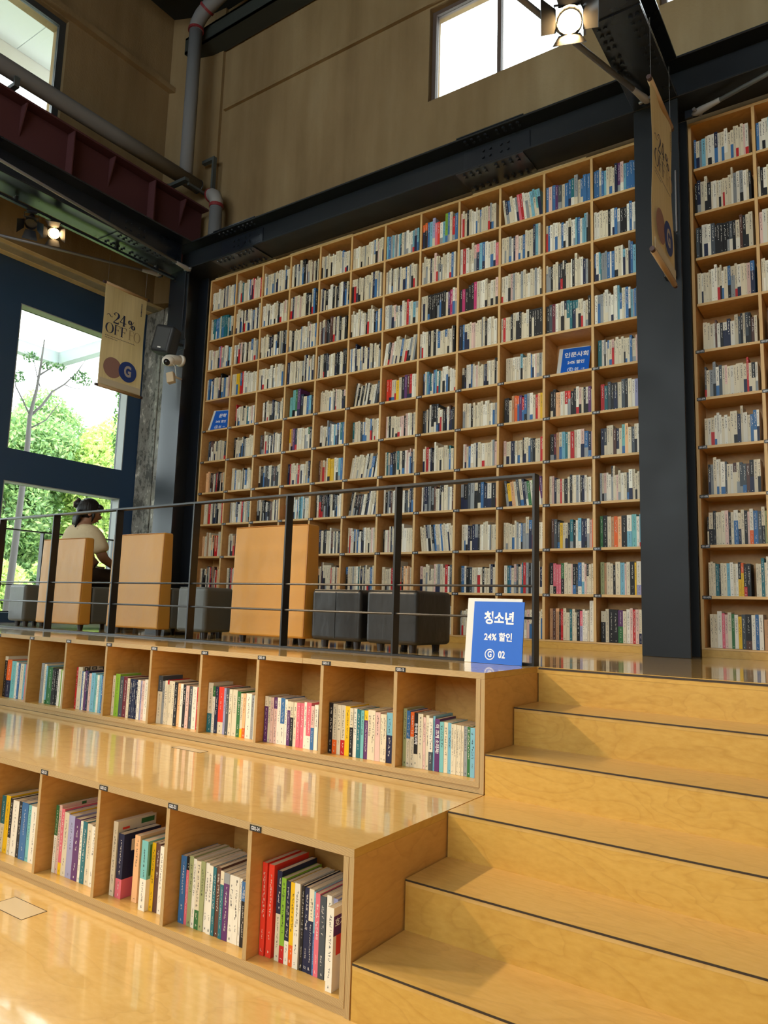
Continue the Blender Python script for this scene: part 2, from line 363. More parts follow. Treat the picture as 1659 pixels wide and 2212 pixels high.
# ------------------------------------------------------------------ stairs (right of the tiers)
YS = [-1.885, -2.163, -2.444, -2.747, -3.034, -3.326]; RZ = ZL/6
stairs = bpy.data.objects.new('trim_10', None); C.objects.link(stairs); st(stairs); XS = 4.640
for k in range(6):
    z1 = RZ*k - (.0305 if k == 0 else .0198); z0 = RZ*(k+1)
    b = MB().box(XS, YS[k]+.001, z0, 11, YS[k]+.020, z1); o = b.build('riser', M_ply, stairs)
    if k < 5:
        MB().box(XS, YS[k+1]+.0005, z0-.0195, 11, YS[k]+.003, z0).build('tread', M_plytread, stairs)
        B('nosing_strip', (XS, YS[k+1]-.0015, z0-.0065, 11, YS[k+1]+.0003, z0-.0008), M_dark, stairs)
B('nosing_strip', (XS, YS[0]-.002, -.012, 11, YS[0]-.0005, -.003), M_dark, stairs)

# ------------------------------------------------------------------ tiered bookcases
def tier(zt, y0, y1, label, tag0, seams):
    t = thing('tiered_bookcase', label, 'bookcase', (2, y0, zt-.489)); t.location = (0, 0, 0)
    X1 = 4.634; X0 = -1.245; zb = zt-.4885; D = .425; fz = [0, 0, 1, 0, 0, 0]
    xs = [X0]+seams+[X1]
    for i in range(len(xs)-1):
        MB().box(xs[i]+(.001 if i else 0), y0, zt-.026, xs[i+1]-(.001 if i < len(xs)-2 else 0), y1, zt, [1, 0, 2, 1, 1, 1]).build('top_board', [M_plyfloor, M_ply, M_edz], t)
    MB().box(X0, y0+.006, zb+.0005, X1-.001, y0+.05, zb+.024, fz).build('base_board', [M_ply, M_edz], t)
    MB().box(X0, y0, zb+.025, X1-.021, y0+.345, zb+.047, fz).build('bottom_board', [M_plytread, M_edz], t)
    MB().box(X0, y0+.345, zb+.0005, X1-.019, y0+.355, zt-.0265).build('back_panel', M_plyside, t)
    MB().box(X1-.019, y0+.001, zb+.0005, X1, y1-.002, zt-.0265, [0, 0, 1, 0, 0, 0]).build('side_panel', [M_plyside, M_edx], t)
    MB().box(X1-.040, y0, zb+.0475, X1-.020, y0+.344, zt-.0265, [0, 0, 1, 0, 0, 0]).build('side_panel', [M_plyside, M_edx], t)
    dv = None
    for k in range(1, 13):
        x = 4.615-D*k
        if x < X0: break
        mtx = Matrix.Translation((x, 0, 0))
        if dv is None:
            b = MB().box(-.009, y0+.001, zb+.0475, .009, y0+.344, zt-.0265, [0, 0, 1, 0, 0, 0]); dv = b.mesh('divider', [M_plyside, M_edx])
        inst('divider', dv, t, mtx)
        n = tag0-k+1
        if n > 0:
            p = B('number_tag', (x-.001, y0-.0018, zt-.026, x+.052, y0-.0002, zt-.006), M_tag, t)
            inst('tag_lettering', text_mesh('G02-%d' % n, .0165, .0002, M_wprint, .80), p, basis((1, 0, 0), (0, 0, 1), (x+.0255, y0-.0022, zt-.016)))
    return t
T1 = tier(0.0, -2.444, -1.870, 'upper long plywood step bookcase with cubbies tagged G02, under the black railing', 12, [1.2, 3.64])
T2 = tier(-.4885, -3.326, -2.4445, 'lower long plywood step bookcase in the foreground with shiny seat top', 24, [2.09])
# pale floor outlet hatches
def hatch(x0, y0, x1, y1, z, lab):
    h = thing('floor_hatch', lab, 'hatch', (x0, y0, z)); h.location = (0, 0, 0)
    B('hatch_rim', [(x0, y0, z, x1, y0+.002, z+.0012), (x0, y1-.002, z, x1, y1, z+.0012), (x0, y0+.002, z, x0+.002, y1-.002, z+.0012), (x1-.002, y0+.002, z, x1, y1-.002, z+.0012)], M_dark, h)
    B('hatch_lid', (x0+.003, y0+.003, z, x1-.003, y1-.003, z+.001), mat('pale_ply', (.60, .47, .28), .4), h)
hatch(2.99, -3.545, 3.222, -3.438, ZL, 'pale plywood floor hatch low at the left, on lowest floor')
hatch(2.95, -2.64, 3.165, -2.585, -.4885, 'thin floor hatch in the shiny seat between the two book tiers')

# ------------------------------------------------------------------ wall bookshelves
U = .39; RH = .340; ZT = 3.803
def ztop(j): return ZT-RH*j
def wallcase(label, X0, ncol, cw, tagbase, tagw=2):
    t = thing('wall_bookcase', label, 'bookcase', (X0, 0, 0)); t.location = (0, 0, 0); D = .262; e = .010
    X1 = X0+ncol*cw
    MB().box(X0-.02, D, 0.0005, X1+.0, D+.012, ZT+.02).build('back_panel', M_case, t)
    MB().box(X0-.02, 0, ZT+.001, X1, D-.001, ZT+.022, [0, 0, 1, 0, 0, 0]).build('top_board', [M_case, M_cedge], t)
    MB().box(X0-.02, .004, .0005, X1, .024, .050).build('plinth', M_ply, t)
    # continuous dividers
    vs = MB().box(-e, 0, .0625, e, D-.001, ZT, [0, 0, 1, 0, 0, 0]).mesh('divider', [M_case, M_cedge])
    for i in range(ncol+1): inst('side_panel' if i in (0, ncol) else 'divider', vs, t, Matrix.Translation((X0+i*cw-(e if i == 0 else 0), 0, 0)))
    sh = MB().box(e+.001, .001, -.018, cw-e-.001, D-.001, 0, [0, 0, 1, 0, 0, 0]).mesh('shelf_board', [M_case, M_cedge])
    for j in range(1, 11):
        for i in range(ncol): inst('shelf_board', sh, t, Matrix.Translation((X0+i*cw, 0, ztop(j))))
    MB().box(X0-.02, 0, .051, X1, D-.001, .062, [0, 0, 1, 0, 0, 0]).build('shelf_board', [M_case, M_cedge], t)
    tm = MB().box(0, -.0018, -.021, .058, -.0002, .002).mesh('number_tag', M_tag)
    for i in range(ncol):
        for j in range(5, 11):
            n = tagbase+i*6+(j-4); x = X0+i*cw-.008
            p = inst('number_tag', tm, t, Matrix.Translation((x, 0, ztop(j)-.001)))
            inst('tag_lettering', text_mesh('G01-%03d' % n if tagw == 3 else 'G01-%02d' % n, .0165, .0002, M_wprint, .80), p, basis((1, 0, 0), (0, 0, 1), (.029, -.0022, -.0095)))
    return t
wallcase('huge plywood wall of book cubbies left of the broad black column', 0.0, 12, U, 0)
wallcase('plywood book cubbies right of the broad black column, cut by the photo edge', 5.025, 6, .405, 72, 3)
for i in range(3): st(B('trim_%d' % (11+i), [(.05+[0, 1.1, 3.2][i], -.003, ZT+.0225, .95+[0, 1.0, 3.3][i], .02, ZT+.030)], M_lintel))

# ------------------------------------------------------------------ books
COL = {'c': (224, 214, 188), 'w': (238, 234, 220), 'k': (26, 25, 27), 'n': (28, 36, 68), 'b': (60, 112, 168), 'l': (122, 182, 205), 't': (40, 112, 124),
       'g': (52, 112, 62), 'y': (238, 192, 30), 'o': (236, 104, 34), 'r': (196, 36, 40), 'p': (226, 112, 130), 'P': (96, 52, 108), 'm': (226, 192, 182),
       's': (150, 156, 160), 'S': (72, 80, 88), 'B': (92, 60, 50), 'G': (160, 168, 120), 'R': (236, 66, 48), 'a': (120, 190, 192), 'O': (244, 190, 140),
       'v': (160, 162, 200), 'L': (140, 190, 60), 'W': (108, 30, 48), 'M': (190, 50, 110), 'K': (196, 150, 110)}
CN = {'c': 'cream', 'w': 'white', 'k': 'black', 'n': 'navy', 'b': 'blue', 'l': 'light blue', 't': 'teal', 'g': 'green', 'y': 'yellow', 'o': 'orange', 'r': 'red', 'p': 'pink',
      'P': 'purple', 'm': 'pale pink', 's': 'grey', 'S': 'slate grey', 'B': 'brown', 'G': 'sage green', 'R': 'coral red', 'a': 'aqua', 'O': 'peach', 'v': 'lavender',
      'L': 'lime green', 'W': 'maroon', 'M': 'magenta', 'K': 'kraft brown'}
LC = {k: lin(v) for k, v in COL.items()}
ORD = ['', 'first', 'second', 'third', 'fourth', 'fifth', 'sixth', 'seventh', 'eighth', 'ninth', 'tenth', 'eleventh', 'twelfth', 'thirteenth', 'fourteenth',
       'fifteenth', 'sixteenth', 'seventeenth', 'eighteenth', 'nineteenth', 'twentieth', 'twenty-first', 'twenty-second', 'twenty-third', 'twenty-fourth', 'twenty-fifth']
DK = set('knbtgPSBWM') | {'r', 'o', 'R', 'p'}
def glyphs(mb, x0, x1, y, z0, z1, col, rnd, fine=True):
    # small illegible upright strokes running down a spine
    w_ = (x1-x0); gs = min(w_*.5, .010); z = z1; cx = (x0+x1)/2
    while z-gs > z0:
        if rnd.random() < .14: z -= gs*.6; continue
        if fine:
            for _ in range(2 if rnd.random() < .6 else 3):
                if rnd.random() < .5: a, b_ = rnd.uniform(-.5, .1)*gs, rnd.uniform(0, .8)*gs; mb.add([(cx+a, y, z-b_-.15*gs), (cx+a+.5*gs, y, z-b_-.15*gs), (cx+a+.5*gs, y, z-b_), (cx+a, y, z-b_)], [(0, 1, 2, 3)], 0, col)
                else: a = rnd.uniform(-.5, .35)*gs; mb.add([(cx+a, y, z-.85*gs), (cx+a+.16*gs, y, z-.85*gs), (cx+a+.16*gs, y, z), (cx+a, y, z)], [(0, 1, 2, 3)], 0, col)
        else: a = rnd.uniform(-.42, .0)*gs; q_ = rnd.uniform(.3, .6)*gs; mb.add([(cx+a, y, z-.6*gs), (cx+a+q_, y, z-.6*gs), (cx+a+q_, y, z), (cx+a, y, z)], [(0, 1, 2, 3)], 0, col)
        z -= gs*1.05
page_n = [0]
def book(x, y, z, th, h, d, top, bot, sp, label, group, rnd, title=None, marks=True, covermark=None):
    ca = LC[top]; cb = LC[bot] if bot else ca; q = rnd.uniform(.9, 1.06); ca = tuple(min(1, v*q) for v in ca)
    e = .0012; zs = h*(1-sp) if bot else h*.5
    b = MB()
    # spine in two colours, then the two boards
    for z0, z1, c in ((0, zs, cb), (zs, h, ca)):
        b.box(0, 0, z0, th, e, z1, 0, c)
        b.box(0, e, z0, e, d, z1, 0, c if top not in 'k' else ca); b.box(th-e, e, z0, th, d, z1, 0, c)
    o = b.build('book', M_book); o.location = (x, y, z)
    tag(o, label, 'book', group)
    B('page_block', (e, e, .001, th-e, d-.002, h-.0012), M_page, o)
    lt = lambda c: (.03, .03, .035) if c not in DK else (.8, .78, .72)
    g_ = MB()
    if title:
        inst('spine_title', text_mesh(title, th*.82, .0004, M_wprint if top in DK else M_kprint, 1), o, basis((0, 0, -1), (1, 0, 0), (th/2, -.0006, h*.62)))
        glyphs(g_, 0, th, -.0003, h*.05, h*.10, lt(bot or top), rnd)
    elif marks and th > .006:
        glyphs(g_, 0, th, -.0003, h*(1-sp)+.004 if bot and sp < .75 else h*rnd.uniform(.3, .5), h*rnd.uniform(.88, .95), lt(top), rnd)
        if bot: glyphs(g_, th*.15, th*.85, -.0003, h*.12, h*(1-sp)-.01, lt(bot), rnd)
        elif rnd.random() < .7: glyphs(g_, th*.2, th*.8, -.0003, h*.15, h*.28, lt(top), rnd)
        glyphs(g_, 0, th, -.0003, h*.03, h*.075, lt(bot or top), rnd)
    if g_.f: tag(g_.build('spine_lettering', M_book, o), kind='stuff')
    if covermark:
        cm = MB()
        for (c, y0, y1, z0, z1) in covermark: cm.add([(th+.0004, y0*d, z0*h), (th+.0004, y1*d, z0*h), (th+.0004, y1*d, z1*h), (th+.0004, y0*d, z1*h)], [(0, 1, 2, 3)], 0, LC[c])
        cm.build('cover_print', M_book, o)
    return o
def parse(spec):
    out = []
    for it in spec.split():
        gap = 0
        if it.startswith('+'): gap, it = it[1:].split(','); gap = float(gap)/1000
        c, r = '', it
        while r and not r[0].isdigit(): c += r[0]; r = r[1:]
        sp = .5
        if '@' in r: r, s_ = r.split('@'); sp = float(s_)
        a, h = r.split('/'); out.append((c[0], c[1] if len(c) > 1 else None, sp, float(a)/1000, float(h)/1000, gap))
    return out
def thick(t): return 'thick ' if t > .0185 else 'thin ' if t < .0115 else ''
def cell_books(spec, x0, x1, y, z, where, group, seed, titles={}, covers={}, d=.150, yj=.004, fwd={}):
    bs = parse(spec); rnd = random.Random(seed); tot = sum(b[3] for b in bs)+sum(b[5] for b in bs); k = (x1-x0-.0006*len(bs))/tot; x = x0
    for i, (a, b_, sp, th, h, gap) in enumerate(bs):
        x += gap*k; th *= k; dd = d*rnd.uniform(.95, 1.05)
        cn = CN[a] + (' and ' + CN[b_] if b_ else '')
        lab = '%s%s book, %s from left, %s' % (thick(th), cn, ORD[i+1], where.replace('the cubby', 'cubby'))
        book(x, y+rnd.uniform(0, yj)+fwd.get(i, 0), z, th, h, dd, a, b_, sp, lab, group, rnd, titles.get(i), True, covers.get(i)); x += th+.0006
TIER1 = {
 12: 'G17/250 bc17/242@.5 oc18/238@.45 kc18/236@.75 c24/235 m12/222 c15/232 wS18/222@.65 l9/232 P22/222 a18/212 c18/212 l15/212 c11/208 c11/208 c11/207 c10/207 c10/206 s16/205 g13/205 l20/203 r12/201 v10/198',
 11: 'k14/235 cR17@.72/0 c14/0 cR17@.7/0 y18/0',
}
TIER1[11] = 'k14/235 co17/232@.72 c14/230 cr16/230@.7 y18/228 ck12/222@.4 w14/222 t14/220 a12/218 yP14/218@.2 c13/224 c13/224 m18/218 c10/212 c12/212 ln20/222@.45 y12/214 c9/212'
TIER1[10] = 'cP14/228@.22 c10/226 m12/225 Pm14/228@.25 w14/228 bw16/228@.55 w10/224 cP12/216@.2 ck12/215@.35 c12/215 p14/215 p14/215 w9/222 pw18/222@.72 mb12/208@.5 w14/215 n14/196 L12/205'
TIER1[9] = 'ct22/262@.62 gw12/245@.22 n14/245 Rc24/246@.75 v10/243 S14/245 c14/240 c22/240 g16/234 cy10/226@.8 Oo12/226@.78 w24/230 s12/224 w14/225 w16/222'
TIER1[8] = 'Sc22/268@.33 s14/240 c12/245 rc7/250@.1 c14/246 c14/245 k15/242 O14/238 w12/238 k14/235 m15/232 S14/230 w22/230 r14/230 s12/226 k10/228'
TIER1[7] = 'c14/238 L22/250 S18/238 W18/238 c12/232 n9/230 n9/230 n9/230 n9/229 w12/230 v8/226 m12/228 w14/236 c8/226 L14/232 w9/230'
TIER1[6] = '+20,r9/262 c22/264 b7/240 w9/238 P11/246 n9/244 m14/232 l20/238 a10/230 w10/228 l12/232 b9/226 w11/224 w11/224 w10/223'
TIER1[5] = '+30,s14/262 c12/256 lg8/246@.9 g24/240 k10/236 k10/236 k10/236 w12/235 L6/234 w18/230 l12/228 k8/226'
TIER1[4] = '+10,ck14/278@.1 on22/258@.55 a22/252 w10/246 b9/240 c16/240 l10/240 p12/240 w12/238 y12/236'
TIER1[3] = 'w12/230 c14/240 b12/235 w10/225 k14/240 r12/236 c18/228 t12/232 w14/226 P10/230 y12/220 c16/236 w12/232'
TIER2 = {
 24: 'R15/300 +4,R17/298 +10,nc15/286@.48 Lr14/268@.8 nw13/262@.72 yo14/262@.75 w16/265 +4,k8/262 n14/260 cn14/260@.38 lb5/256 p13/254 S17/250 +2,w13/258 v12/250 +3,w17/246 v8/240 aw16/238@.55',
 23: '+6,b19/238 kp10/240@.2 G14/246 w11/240 cg14/236@.72 G14/240 w12/238 w14/234 t10/232 B14/236 ct11/228@.2 sP17/226@.16 w15/224 w15/224 w8/222 bk13/216@.3 w17/218 a13/208',
 22: '+8,c13/286 +4,np17/246@.7 +22,O15/252 +24,aw17/256@.55 y10/250 B12/252 w10/246 kn13/238@.35 pw17/252@.45',
 21: '+14,gw9/280@.45 m8/284 py9/272@.82 c14/262 v18/256 P17/250 w8/246 t12/248 c14/244 w13/240 p11/236 w17/232',
 20: '+6,tc13/250@.5 y14/256 kc8/248@.7 w19/244 k10/246 b19/248 a10/244 w20/244 nr10/236@.5 w10/234 B9/232',
 19: 'c14/250 b12/245 w16/236 r10/240 g14/238 w12/236 c14/230 n12/240 w18/236 y10/230'}
GR1 = 'books in the upper tier cubbies'; GR2 = 'books in the lower tier cubbies'; GR3 = 'books low on the wall bookcases'
TT = {12: {3: '한국의 지리학', 9: '더 크게 소리쳐!'}, 11: {}, 6: {}}
CV = {12: {9: [('y', .0, 1, .92, 1)]}}
for n, sp in TIER1.items():
    x1 = 4.615-.425*(12-n)-(.022 if n == 12 else .0095); x0 = 4.615-.425*(13-n)+.0095
    cell_books(sp, x0+.004, x1-.002, -2.392, -.4410, 'the cubby tagged G02-%d' % n, GR1, 100+n, TT.get(n, {}))
CV2 = {24: {2: [('L', .05, .5, .25, .75), ('y', .1, .4, .35, .55), ('k', .0, .35, 0, .2)], 6: [('k', .25, .6, .55, .85), ('k', .3, .5, .05, .18)], 11: [('W', 0, 1, z_/20, z_/20+.012) for z_ in range(1, 19)], 15: [('P', 0, .55, .66, .9), ('R', .08, .42, .42, .66)]},
       22: {0: [('R', .12, .3, .88, .91), ('k', .18, .5, .82, .855), ('g', .6, .95, .9, .97)], 1: [('c', .2, .9, .72, .9), ('p', .35, .6, .3, .5), ('y', .4, .8, .08, .2)], 2: [('K', .04, .96, .04, .96), ('c', .2, .4, .1, .55)], 3: [('g', .05, .9, .5, .95)]},
       21: {1: [('g', .5, .62, .9, 1)], 2: [('b', .03, 1, .0, .97)], 3: [('y', .03, 1, .45, 1), ('R', .03, 1, .02, .44)]}}
for n, sp in TIER2.items():
    x1 = 4.615-.425*(24-n)-(.022 if n == 24 else .0095); x0 = 4.615-.425*(25-n)+.0095
    cell_books(sp, x0+.003, x1-.002, -3.268, -.9295, 'the cubby tagged G02-%d' % n, GR2, 200+n, {}, CV2.get(n, {}), d=.185 if n > 20 else .17, fwd={15: -.048, 16: .035, 17: .03, 14: .01} if n == 24 else {2: .012, 3: -.02} if n == 22 else {})
# cover lettering that can be read on the two big covers seen from the side
for o in list(C.objects):
    lb = o.get('label', '')
    if lb.endswith('sixteenth from left, cubby tagged G02-24'):
        inst('cover_title', text_mesh('호기심', .027, .0005, M_wprint), o, basis((0, 1, 0), (0, 0, 1), (.0205+.001, .044, .199)))
    if lb.endswith('second from left, cubby tagged G02-6'):
        me = text_mesh('명문고', .055, .001, M_kprint); inst('cover_title', me, o, basis((0, 1, 0), (0, 0, 1), (.03, .085, .238)))
for o in list(C.objects):
    if o.name.startswith('cover_title'):
        th = max(v.co.x for v in o.parent.data.vertices); o.location.x = th+.0009

# wall shelves: palettes per cubby, row by row from the top
PAL = {'W': 'ccccccccwwwwckwnksmbcc', 'M': 'ccccccwwkksbrcmSncwctc', 'K': 'kkSnccwBkcccwks', 'B': 'blltswwcbswcw', 'P': 'cccwpclbwcmwsnc', 'T': 'ttlbwcctab', 'D': 'nkBSckccw', 'E': 'KKcOccBkrccccS', 'X': ''}
GRID = ['WMWDWWBPWBBB', 'TWWWKWWWPPBW', 'PWKWDWWWKWKB', 'WMWWKWWWWWTB', 'XMWGWDRBWPXM', 'DWDMBMWKWKMM', 'EWKMWWMMWMKK', 'EMKBKKKKMMMM', 'EEKWDWWWKPMM', 'EEEEEMEMMMMM', 'EEEEEWMWKMKM']
GRID2 = ['PBB', 'WWW', 'DPB', 'WMM', 'DKM', 'MMW', 'WMM', 'KMM', 'MMK', 'MKM', 'MWM']
FEAT = {  # cubbies with a clear make-up in the photograph
 (3, 8): 'ccckkkkkkkkkwPMwm', (3, 9): 'kMkkkMcwwccwcm', (4, 10): 'crcckcwkccwkkkkk', (4, 11): 'kSWwcwnttttccwck', (1, 11): 'bmbPScbbtscbbb', (1, 12): 'bbwblcccnPmlbbbcc', (1, 8): 'ooblvpRwlLbcrb',
 (1, 10): 'cnbcwsprwwwllalta'[:15], (5, 7): 'RRccyckPBrwcc', (5, 4): 'aagPncblkn', (4, 2): 'ccyybrwwcwwcw', (6, 4): 'yKPncwccwwgkww', (7, 5): 'BKcKcyyywwlblb', (3, 7): 'wwscmswnwcrwcls', (2, 9): 'wrwccmplbwwcwp',
 (6, 10): 'kkcKooPrbswcrOyw', (6, 11): 'kkOOwcrRkkwmckwPc', (6, 12): 'rtSkkcSkcwvnP', (7, 12): 'nSccBncaOcScwlc', (7, 11): 'kWKcltcrcwmbnm', (8, 10): 'SyOcScnsgwLRP', (8, 9): 'skSsckbnwkm', (9, 12): 'kgkcooOknlttaml', (9, 11): 'BSSyccktkwlnnwmo'}
INDIV = {(1, 10, 11): ('G01-66', 'the cubby tagged G01-66'), (1, 11, 11): (None, 'bottom cubby two left of black column'),
         (1, 9, 12): (None, 'the cubby tagged G01-71'), (1, 10, 12): (None, 'the cubby tagged G01-72'), (1, 11, 12): (None, 'bottom cubby just left of black column'),
         (2, 9, 1): (None, 'the cubby tagged G01-077'), (2, 10, 1): (None, 'the cubby tagged G01-078'), (2, 11, 1): (None, 'bottom cubby right of black column')}
IND_SPEC = {
 (1, 10, 11): 'kc20/236@.72 pk18/232@.75 p14/222 p14/222 gk18/232 c20/236 c20/228 m8/226 kb18/226@.7 kS12/222 bw20/236@.75 wl16/236@.6 m12/224 kc12/224@.4 c14/222 c16/228 g8/222',
 (1, 11, 11): 'K18/232 B18/232 OK20/234@.1 k10/210 r14/228 c18/236 c20/206 t14/228 c16/232 c10/208 k18/226 pv16/220@.5 w14/232 w14/222 c10/226 +2,w18/296 w18/296',
 (1, 9, 12): 'g12/236 k20/240 c16/232 K12/226 o16/232 O16/228 k24/234 wl20/236@.5 a20/240 w12/224 lr16/240@.85 aR16/240@.8 w10/230',
 (1, 10, 12): 'G18/236 K10/232 c18/234 c12/226 k12/216 c22/238 l20/232 m8/226 c16/236 k22/238 y8/232 wv20/240@.7 kr20/232@.75 m14/230 w8/226',
 (1, 11, 12): 'ck22/222@.35 c16/238 k22/236 k22/232 Pg24/232@.5 c16/226 w16/240 m14/248 r12/238 m16/240 cn12/240@.7 w16/234 y14/230 l14/228',
 (2, 9, 1): 'kc8/196 ck22/226@.5 k14/236 c14/226 c14/226 c18/236 m18/236 k12/222 c14/222 wb22/236@.3 cn14/216 c16/236 k16/230 m10/222 wo18/240@.6 b22/226 S18/222 ck16/250@.5 G14/222',
 (2, 10, 1): 'c10/226 c14/232 c12/222 t18/216 k8/210 c14/222 c18/220 l16/220 w18/226 c12/216 w12/216 ky14/226@.5 oy14/222@.3 kr16/212@.7 k20/216 +26,c12/216 c14/214 t16/252 c10/222 w16/262',
 (2, 11, 1): 'c18/222 c18/222 w22/242 p14/230 m14/222 c18/236 g14/226 w18/222 y16/210 S18/224 kB28/226@.75 w18/222 b16/226 w20/226 +4,K36/196'}
for (sid, r, c), sp in IND_SPEC.items():
    X0 = (0 if sid == 1 else 5.025); cw = U if sid == 1 else .405
    x0 = X0+(c-1)*cw+.012; x1 = X0+c*cw-.012; zb = (ztop(r) if r < 11 else .062)+.0005
    cell_books(sp, x0+.012, x1, .062, zb, INDIV[(sid, r, c)][1], GR3, r*50+c+sid*7, d=.14)
# all the remaining wall books: past the three hundred largest, one object
sb = MB(); rnd = random.Random(5)
def sbook(x, y, z, th, h, d, ca, cb, sp, lean, dark):
    if lean:
        sb.M = Matrix.Translation((x, 0, z)) @ Matrix.Rotation(lean, 4, 'Y') @ Matrix.Translation((-x, 0, -z))
    zs = h*(1-sp); x1 = x+th; y1 = y+d
    vs = [(x, y, z), (x1, y, z), (x1, y, z+zs), (x, y, z+zs), (x1, y, z+h), (x, y, z+h), (x, y1, z), (x1, y1, z), (x1, y1, z+h), (x, y1, z+h)]
    pg = (.50, .42, .30)
    sb.add(vs, [(0, 1, 2, 3), (3, 2, 4, 5), (1, 7, 8, 4, 2), (6, 0, 3, 5, 9), (5, 4, 8, 9), (0, 6, 7, 1)], 0, [cb, ca, ca, ca, pg, pg])
    g_ = (.75, .73, .68) if dark else (.05, .05, .06)
    glyphs(sb, x, x1, y-.0005, z+h*rnd.uniform(.35, .6), z+h*.92, g_, rnd, False)
    if rnd.random() < .6: glyphs(sb, x+th*.2, x1-th*.2, y-.0005, z+h*.05, z+h*.1, g_, rnd, False)
    sb.M = None
def fill(sid, r, c, pal):
    X0 = 0 if sid == 1 else 5.025; cw = U if sid == 1 else .405
    x0 = X0+(c-1)*cw+.0125; x1 = X0+c*cw-.0125; zb = (ztop(r) if r < 11 else .062)+.0005
    upr = r <= 4; y = .008 if upr else .060
    feat = FEAT.get((r, c)) if sid == 1 else None
    x = x0+(.002 if upr else rnd.uniform(.008, .03)); leanc = 0
    if (sid, r, c) in ((1, 5, 6), (1, 7, 6), (1, 4, 7), (1, 8, 6), (1, 1, 10), (1, 9, 8), (1, 8, 10)): leanc = math.radians({6: 9, 7: 8, 10: -7, 8: -6}.get(c, 6))
    seq = []; 
    if feat:
        n_ = len(feat); av = (x1-x-.002)/n_
        seq = [(ch, av*rnd.uniform(.8, 1.2)) for ch in feat]; k = (x1-x-.004)/sum(t for _, t in seq); seq = [(c_, t*k) for c_, t in seq]
    else:
        while True:
            t = rnd.choice([.012, .015, .018, .018, .02, .022, .026]); seq.append((rnd.choice(PAL[pal]), t))
            if sum(q[1] for q in seq) > x1-x-.008: seq.pop(); break
    h0 = .228 if upr else .218; hh = h0
    slack = x1-x-sum(q[1] for q in seq)
    if leanc: slack -= .0
    n_ = len(seq)
    if leanc:
        sh = math.sin(abs(leanc))*.24; k = (x1-x-sh-.004)/sum(q[1]/math.cos(leanc) for q in seq); seq = [(a, t*k) for a, t in seq]
        if leanc < 0: x += sh
    for i, (ch, t) in enumerate(seq):
        if rnd.random() < .6: hh = h0+rnd.uniform(-.022, .020)+(0 if rnd.random() < .9 else .03)
        big = feat and ((r, c) == (5, 7) and i == 0 or (r, c) == (5, 4) and i < 3)
        if big: hh = .295
        if feat and len(set(feat[max(0, i-1):i+2])) == 1: hh = h0+.004
        q = rnd.uniform(.82, 1.08); ca = tuple(min(.9, v*q) for v in LC[ch])
        if rnd.random() < .38: o_ = rnd.choice('wcknbcksnrs'); cb = LC[o_]; sp = rnd.choice([.5, .6, .7, .75, .3])
        else: cb = ca; sp = .5
        d = rnd.uniform(.125, .15) if not big else .19
        sbook(x, y+rnd.uniform(0, .008), zb+(t*math.sin(leanc) if leanc > 0 else 0)*0, t, hh, d, ca, cb, sp, leanc, ch in DK)
        x += t/math.cos(leanc) if leanc else t
for r in range(1, 12):
    for c in range(1, 13):
        if (1, r, c) in IND_SPEC or GRID[r-1][c-1] == 'X': continue
        p = GRID[r-1][c-1]; fill(1, r, c, p if p in PAL else 'M')
    for c in range(1, 4):
        if (2, r, c) in IND_SPEC: continue
        fill(2, r, c, GRID2[r-1][c-1])
sbo = sb.build('books', M_book)
tag(sbo, 'remaining rows of paperbacks filling the wall cubbies, mostly cream, blue and black spines', 'books', kind='stuff')

# ------------------------------------------------------------------ steel frame
def ibeam(mb, axis, a0, a1, c0, c1, z0, z1, tf=.016, tw=.011):
    cc = (c0+c1)/2
    for (p0, p1, q0, q1) in ((c0, c1, z0, z0+tf), (c0, c1, z1-tf, z1), (cc-tw/2, cc+tw/2, z0+tf, z1-tf)):
        if axis == 'x': mb.box(a0, p0, q0, a1, p1, q1)
        else: mb.box(p0, a0, q0, p1, a1, q1)
    return mb
ZB0, ZB1 = 3.850, 4.160
def bolts(name, pts, parent, r=.013, h=.014):
    b = MB()
    for p, n in pts:
        p = Vector(p); n = Vector(n); b.tube(p, p+n*h, r, 6)
    return tag(b.build(name, M_steel, parent), kind='stuff')
bA = thing('steel_beam', 'black steel H-beam running above the wall bookcase along the back wall', 'steel beam', (0, -.16, ZB0)); bA.location = (0, 0, 0)
ibeam(MB(), 'x', -.33, 10.99, -.31, -.012, ZB0+.0, ZB1).build('beam_section', M_steel2, bA, .003, 1)
for xs in (.62, 3.55):
    B('splice_plate', (xs-.30, -.308, ZB0-.010, xs+.30, -.014, ZB0-.0005), M_steel, bA); B('splice_plate', (xs-.30, -.177, ZB0+.05, xs+.30, -.167, ZB1-.05), M_steel, bA)
    B('splice_plate', (xs-.30, -.312, ZB1+.0005, xs+.30, -.014, ZB1+.010), M_steel, bA)
    pts = []
    for i in range(4):
        for s in (-1, 1):
            x = xs+s*(.05+.062*i)
            for y in (-.275, -.235, -.085, -.045): pts.append(((x, y, ZB0-.010), (0, 0, -1)))
            for y in (-.275, -.235): pts.append(((x, y, ZB1-.017), (0, 0, -1)))
            for z in (ZB0+.09, ZB0+.16, ZB0+.22):
                if i < 2: pts.append(((x, -.178, z), (0, -1, 0)))
            pts.append(((x, -.27, ZB1+.010), (0, 0, 1)))
    bolts('splice_bolt', pts, bA)
